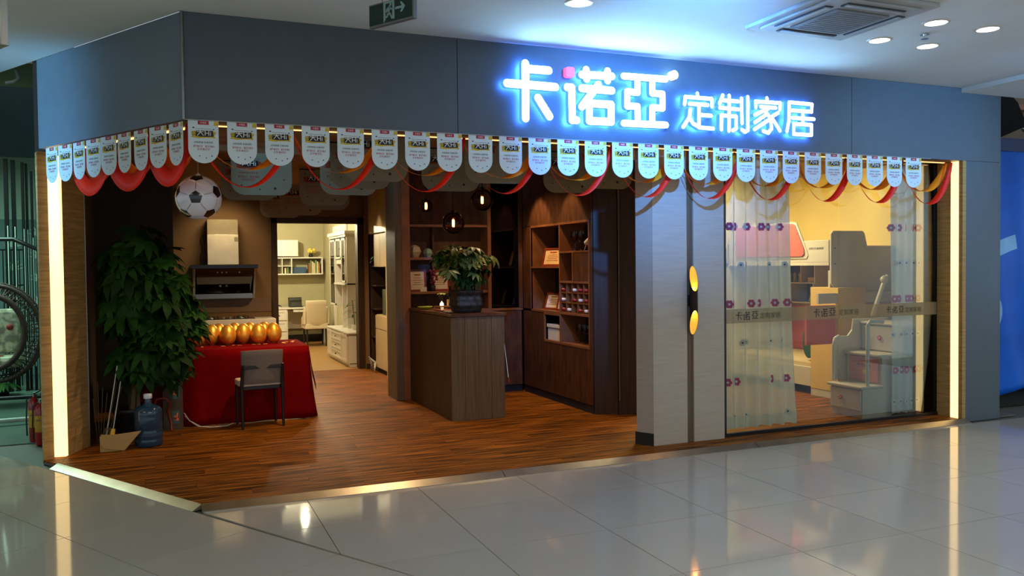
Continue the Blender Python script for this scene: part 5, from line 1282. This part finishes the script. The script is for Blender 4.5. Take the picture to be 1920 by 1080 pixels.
# curved white side wall of the stairs and handrail
M().prism([(6.42, .33), (6.42, .70), (6.44, .78), (6.50, .80), (6.62, .80), (6.68, .86), (6.70, .98), (7.2, .98), (7.2, .33)], 'xz', .93, .955).build('stair_side', 'kids_white', sc_, bev=.006)
M().tube([(6.40, .91, .33), (6.40, .91, .70), (6.42, .91, .78), (6.47, .91, .80)], .022, 10).build('handrail', 'kids_white', sc_)
M().tube([(6.405, .45, .33), (6.41, .45, .95), (6.44, .45, .99), (6.62, .45, .98)], .02, 10).build('handrail', 'kids_white', sc_)
M().tube([(6.98, .94, 1.0), (7.02, .94, 1.10), (7.14, .94, 1.36), (7.20, .94, 1.44)], .024, 10).build('handrail', 'kids_white', sc_); M().ball((7.14, .93, 1.40), .045, 12, 8).build('rail_end', 'kids_white', sc_)
M().box(7.1, 7.98, 1.50, 1.56, .95, 1.12).build('pink_end_panel', 'pink_lacquer', bb); M().box(6.56, 6.98, 1.50, 1.53, .65, 1.10).build('pink_side_panel', 'pink_lacquer', bb)
M().box(6.7, 7.9, 1.46, 1.5, 1.12, 1.24).build('ledge', 'kids_white', bb, bev=.004)
# green running-man sticker on the kids room back wall seen through the slit
tag(M().box(5.50, 5.72, 3.585, 3.598, 1.55, 1.66).build('wall_sticker', 'exit_green'), 'small green sign on the yellow wall seen through the narrow gap', 'sign')
# sheer curtains
def curtain(xa, xb, y, lab, ends, amp=.035, freq=9, ph=0):
    def f(u, v):
        x = xa+(xb-xa)*u+ends*v*(u**2)
        yy = y+amp*math.sin(u*freq*2*PI/1.5+ph)*(.7+.3*v)+.014*math.sin(u*31+4*v+ph)
        return (x, yy, 2.6-2.56*v-.006*math.sin(u*40)*(v > .98))
    t = thing('sheer_curtain', ((xa+xb)/2, y, 0), lab, 'curtain')
    M().grid(f, 90, 16).build('cloth', 'sheer', t)
    M().grid(lambda u, v: (f(u, 1)[0], f(u, 1)[1]-.004, .045+.11*v), 90, 2).build('hem', 'sheer', t)
    k = 0; crn = random.Random(int(xa*10))
    for ri, v in enumerate((.257, .398, .541, .684, .828, .955)):
        for ci2 in range(6 if xb-xa > .75 else 5):
            u = .05+.165*ci2+crn.uniform(-.05, .05)
            if u > .98: continue
            p = Vector(f(u, v)); q = Vector(f(u+.02, v)); d = (q-p).normalized(); n = Vector((d.y, -d.x, 0))
            r = .040 if ri % 2 == 0 else .032
            m = M()
            for j in range(6):
                a = 2*PI*j/6; m.cyl((r*.62*math.cos(a), -.001, r*.62*math.sin(a)), (r*.62*math.cos(a), .001, r*.62*math.sin(a)), r*.42, n=8, m=0, sm=False)
            m.cyl((0, -.002, 0), (0, .002, 0), r*.3, n=8, m=1, sm=False)
            m.xf(Matrix.Translation(p+n*.004) @ Matrix.Rotation(math.atan2(d.y, d.x), 4, 'Z'))
            m.build('flower', ['flower_pink_cloth', 'flower_white_cloth'] if ri % 2 == 0 else ['flower_white_cloth', 'flower_core'], t)
curtain(4.60, 5.36, .42, 'sheer curtain with pink and white flowers at the left end of the window', .10)
curtain(6.66, 7.17, .375, 'sheer flowered curtain at the right end of the window', -.0, .016, 7, 1.3)

# ================================================================== LEFT NEIGHBOUR
def ext(x, y, h, lab, lbl=True):
    t = thing('fire_extinguisher', (x, y, FZ), lab, 'extinguisher')
    r = .047
    M().lathe([(.001, .003), (r*.9, 0), (r, .01), (r, h*.72), (r*.85, h*.80), (r*.4, h*.86), (r*.3, h*.88), (.001, h*.885)], (x, y, FZ), 20).build('cylinder', 'ext_red', t)
    M().lathe([(r*1.01, h*.28), (r*1.01, h*.62)], (x, y, FZ), 20).build('label_sheet', 'ext_label', t)
    tm = text('灭火器', .022); tm.xf(Matrix.Translation((x+.0, y-r*1.04, FZ+h*.52))); tm.build('lettering', 'ext_text', t)
    M().cyl((x, y, FZ+h*.87), (x, y, FZ+h*.93), .015, n=10).build('valve', 'grey_metal', t)
    M().tube([(x-.01, y, FZ+h*.93), (x+.02, y, FZ+h*.95), (x+.06, y-.01, FZ+h*1.0)], .008, 6).build('upper_lever', 'black_plastic', t)
    M().tube([(x, y, FZ+h*.90), (x+.05, y-.01, FZ+h*.92)], .006, 6).build('lower_lever', 'black_plastic', t)
    M().tube([(x-.01, y, FZ+h*.90), (x-.06, y-.01, FZ+h*.82), (x-.065, y-.01, FZ+h*.4), (x-.062, y-.01, FZ+h*.12)], .007, 6).build('hose', 'black_plastic', t)
ext(-1.385, 3.12, .49, 'red fire extinguisher on the floor left of the light strip, left one of two')
ext(-1.305, 2.90, .45, 'red fire extinguisher nearer the light strip, right one of two')
for i, (x, y, zt, wd) in enumerate(((-2.15, 7.0, 3.11, .05), (-2.07, 7.04, 3.10, .05), (-1.955, 7.0, 3.07, .035), (-1.915, 7.04, 3.06, .03), (-1.85, 7.0, 2.95, .03), (-1.785, 7.0, 2.985, .045))):
    t = thing('black_post', (x, y, FZ), 'tall black post in the left neighbour shop, %s from the left' % ORD[i], 'post', 0, 'black posts of the neighbour shop')
    M().box(x-wd/2, x+wd/2, y-.02, y+.02, FZ, zt).build('shaft', 'speaker_black', t, bev=.004); M().box(x-wd/2-.005, x+wd/2+.005, y-.025, y+.025, FZ, FZ+.02).build('foot', 'black_plastic', t); M().box(x+wd*.1, x+wd*.3, y-.0215, y-.02, .3, zt-.9).build('painted_gloss', 'damask_leaf', t)  # pale strip paints the glossy highlight on the black shaft
# railing behind the posts
m = M()
for k in range(12): m.cyl((-3.2+.10*k, 7.6, FZ), (-3.2+.10*k, 7.6, 1.9), .008, n=6)
for z in (.4, .9, 1.4, 1.9): m.cyl((-3.2, 7.6, z), (-2.05, 7.6, z), .01, n=6)
tag(m.build('metal_rack', 'speaker_black'), 'thin black metal rack behind the wicker swing', 'rack')
# wicker swing chair: bowl of ribs with a round rim, hung in a curved stand
wkr = thing('wicker_swing_chair', (-2.12, 5.6, FZ), 'brown wicker egg swing chair with floral cushions in the neighbour shop', 'swing chair')
wc0 = Vector((-2.07, 5.6, .86)); rz = .52
def shell(th, ph_, R_=1.0):
    # th around the rim axis (-y-ish facing left), ph depth
    return Vector((wc0.x+.50*R_*math.cos(th)*math.sin(ph_), wc0.y+.42*math.cos(ph_), wc0.z+.60*R_*math.sin(th)*math.sin(ph_)))
rim = [shell(2*PI*k/48, 1.9) for k in range(48)]
rim2 = [wc0+Vector((-.05+.37*math.cos(2*PI*k/48), -.25, .02+.44*math.sin(2*PI*k/48))) for k in range(48)]
M().tube(rim, .026, 8, closed=True).build('outer_rim', 'wicker', wkr); M().tube(rim2, .034, 8, closed=True).build('inner_rim', 'wicker', wkr)
for k in range(64):
    th = 2*PI*k/64; a = rim2[int(k*48/64)]
    P = [a, shell(th, 1.9), shell(th+.05, 1.5), shell(th+.12, 1.1), shell(th+.2, .7)]
    M().tube(P, .007, 4).build('rib', 'wicker', wkr)
for ph_ in (1.65, 1.4, 1.1, .8): M().tube([shell(2*PI*k/32, ph_) for k in range(32)], .009, 5, closed=True).build('ring', 'wicker', wkr)
M().prism(rr(-2.40, -1.82, 5.42, 5.92, .12), 'xy', .44, .58).build('seat_cushion', 'floral', wkr, bev=.05)
M().prism(rr(-2.34, -1.84, .60, 1.14, .10), 'xz', 5.72, 5.84).build('back_cushion', 'floral', wkr, bev=.04)
M().ball((-1.95, 5.68, .92), .04, 8, 6).ball((-2.15, 5.69, 1.0), .045, 8, 6).ball((-2.05, 5.56, .58), .05, 8, 6, z=.3).build('printed_roses', 'floral_red', wkr)
st_ = thing('swing_stand', (-2.1, 6.2, FZ), 'curved black metal stand arching over the wicker swing', 'stand')
P = [(-2.9, 6.2, 1.2), (-2.6, 6.15, 1.75), (-2.2, 6.1, 2.0), (-1.95, 6.1, 2.0), (-1.68, 6.1, 1.87), (-1.5, 6.15, 1.55), (-1.42, 6.2, 1.0), (-1.5, 6.2, .3), (-1.7, 6.2, FZ+.03)]
M().tube(P, .028, 8).build('arch', 'black_plastic', st_); M().tube([(-2.6, 6.2, FZ+.025), (-1.5, 6.2, FZ+.025)], .025, 8).build('base', 'black_plastic', st_); M().cyl((-2.1, 6.05, 2.0), (-2.1, 5.8, 1.45), .006, n=6).build('chain', 'chrome', st_)
hg = thing('floor_fern', (-2.45, 6.6, FZ), 'small leafy green plant behind the swing on the neighbour floor', 'plant')
M().lathe([(.001, 0), (.08, 0), (.10, .14)], (-2.2, 6.6, FZ), 14).build('pot', 'pot_dark', hg)
for k in range(26): a = k*2.4; m = M(); leaflet(m, (-2.2+.02*math.cos(a), 6.6, FZ+.14), (math.cos(a), math.sin(a), .5), .26, .05, .7); m.build('leaf', 'leaf', hg)
tag(M().tube([(-1.52, 3.6, 3.6), (-1.50, 3.55, 3.50), (-1.54, 3.5, 3.46), (-1.60, 3.48, 3.44)], .018, 8).build('hanging_pipe', 'white_tube'), 'short pale pipe end hanging from the neighbour ceiling', 'pipe')

# ================================================================== RIGHT SIDE
tq = thing('blue_tarp', (9.5, .4, 0), 'blue printed tarpaulin sheet hanging right of the shop pillar', 'tarpaulin')
def tf(u, v):
    x = 7.76+3.6*u; z = 2.80-2.72*v; b = .10*math.sin(u*9)*v; k = .02*math.sin(x*14+z*2)+.03*math.sin(x*5-z*3)
    z2 = z-(.0 if v < .9 else .05*math.sin(u*22)*(v-.9)*10)
    return (x, .38+k*(.3+.7*v)-.05*v, max(.0, z2+.06+.12*max(0, .12-u)*8*v))
M().grid(tf, 80, 40).build('sheet', 'tarp', tq, solid=.002)
def onT(x, z, dy=-.006):
    u = (x-7.76)/3.6; v = (2.80-z)/2.72
    p = tf(u, v); return (x, p[1]+dy, z)
def band(pts, wd):
    m = M()
    for (a, b) in zip(pts[:-1], pts[1:]):
        pass
    n = len(pts); v = []; 
    for i, (x, z) in enumerate(pts):
        d = Vector((pts[min(i+1, n-1)][0]-pts[max(i-1, 0)][0], pts[min(i+1, n-1)][1]-pts[max(i-1, 0)][1])).normalized(); nn = Vector((-d.y, d.x))*wd/2
        for j in range(5): t = j/4*2-1; v.append(onT(x+nn.x*t, z+nn.y*t, -.008))
    f = [(i*5+j, i*5+j+1, i*5+6+j, i*5+5+j) for i in range(n-1) for j in range(4)]
    return m.add(v, f, 0, True)
band([(7.80+.05*k, 1.52+.06*math.sqrt(k)*1.3) for k in range(14)], .16).build('printed_arc', 'tarp_pale', tq)
m = M(); v = [onT(8.05+.17*math.cos(a)*r, 1.02+.22*math.sin(a)*r, -.008) for r in (.01, .5, 1) for a in [2*PI*k/24 for k in range(24)]]
m.add(v, [(r*24+k, r*24+(k+1) % 24, r*24+24+(k+1) % 24, r*24+24+k) for r in range(2) for k in range(24)], 0, True); m.build('printed_disc', 'tarp_pale', tq)
sp = thing('loudspeaker', (9.1, 1.3, 3.0), 'black angled loudspeaker hanging above the tarpaulin', 'loudspeaker')
m = M(); m.prism([(9.05, 3.05), (9.60, 3.24), (9.42, 3.52), (9.30, 3.60), (9.05, 3.60)], 'xz', 1.05, 1.35); m.build('cabinet', 'speaker_black', sp, bev=.01)
M().box(9.0, 9.43, 1.1, 1.25, 3.60, 3.9).build('bracket', 'speaker_black', sp)
for i, (x, z) in enumerate(((9.72, 3.60), (9.70, 3.20))):
    t = thing('clamp_spotlight', (x, 1.15, z), 'small silver spotlight by the loudspeaker, %s one' % ('upper' if i == 0 else 'lower'), 'lamp', 0, 'silver spotlights by the loudspeaker')
    M().cyl((-.05, 0, .02), (.05, -.03, -.03), .03, .042, 14).build('head', 'chrome', t, local=True); M().cyl((0, 0, 0), (-.10, .02, .06), .008, n=6).build('arm', 'chrome', t, local=True); M().cyl((.05, -.03, -.03), (.06, -.032, -.034), .036, n=14).build('lens', 'downlight_rim' if False else 'clear_cap', t, local=True)
import OpenImageIO as oiio, numpy as np, sys
im=oiio.ImageBuf('/workdir/render_main.png').get_pixels(oiio.UINT8)
h,w=im.shape[:2]; s=w/1920
for n,b in dict(ceilL=(100,20,200,80),ceilM=(850,30,950,60),ceilSign=(1180,60,1260,110),ceilR=(1700,100,1780,140),fasc=(560,100,700,200),fascSign=(880,140,930,220),fascR=(1640,200,1740,260),fascR2=(1820,400,1860,500),chamf=(90,220,140,260),chamf2=(200,150,300,200),floorB=(600,1000,680,1050),floorR=(1500,900,1600,960),floorFR=(1830,900,1910,980),floorL=(10,900,90,1000),wood=(600,800,800,880),woodR=(1000,800,1150,840),col=(1230,640,1280,740),wallp=(1500,360,1560,430),wallpR=(1600,380,1660,440),curt=(1370,640,1400,760),study=(540,415,600,440),counter=(860,640,940,740),cloth=(350,700,420,760),egg=(505,620,520,640),reveal=(130,450,165,600),hood=(400,450,440,490),wall=(460,440,500,480),bookc=(1000,360,1090,400),tarp=(1885,400,1915,500),damask=(55,500,80,540),led=(105,500,115,600),ban=(370,290,400,300),banL=(190,270,205,310),shelfback=(780,440,840,460)).items():
    x0,y0,x1,y1=[int(v*s) for v in b]
    print(n,im[y0:y1+1,x0:x1+1,:3].reshape(-1,3).mean(0).astype(int))
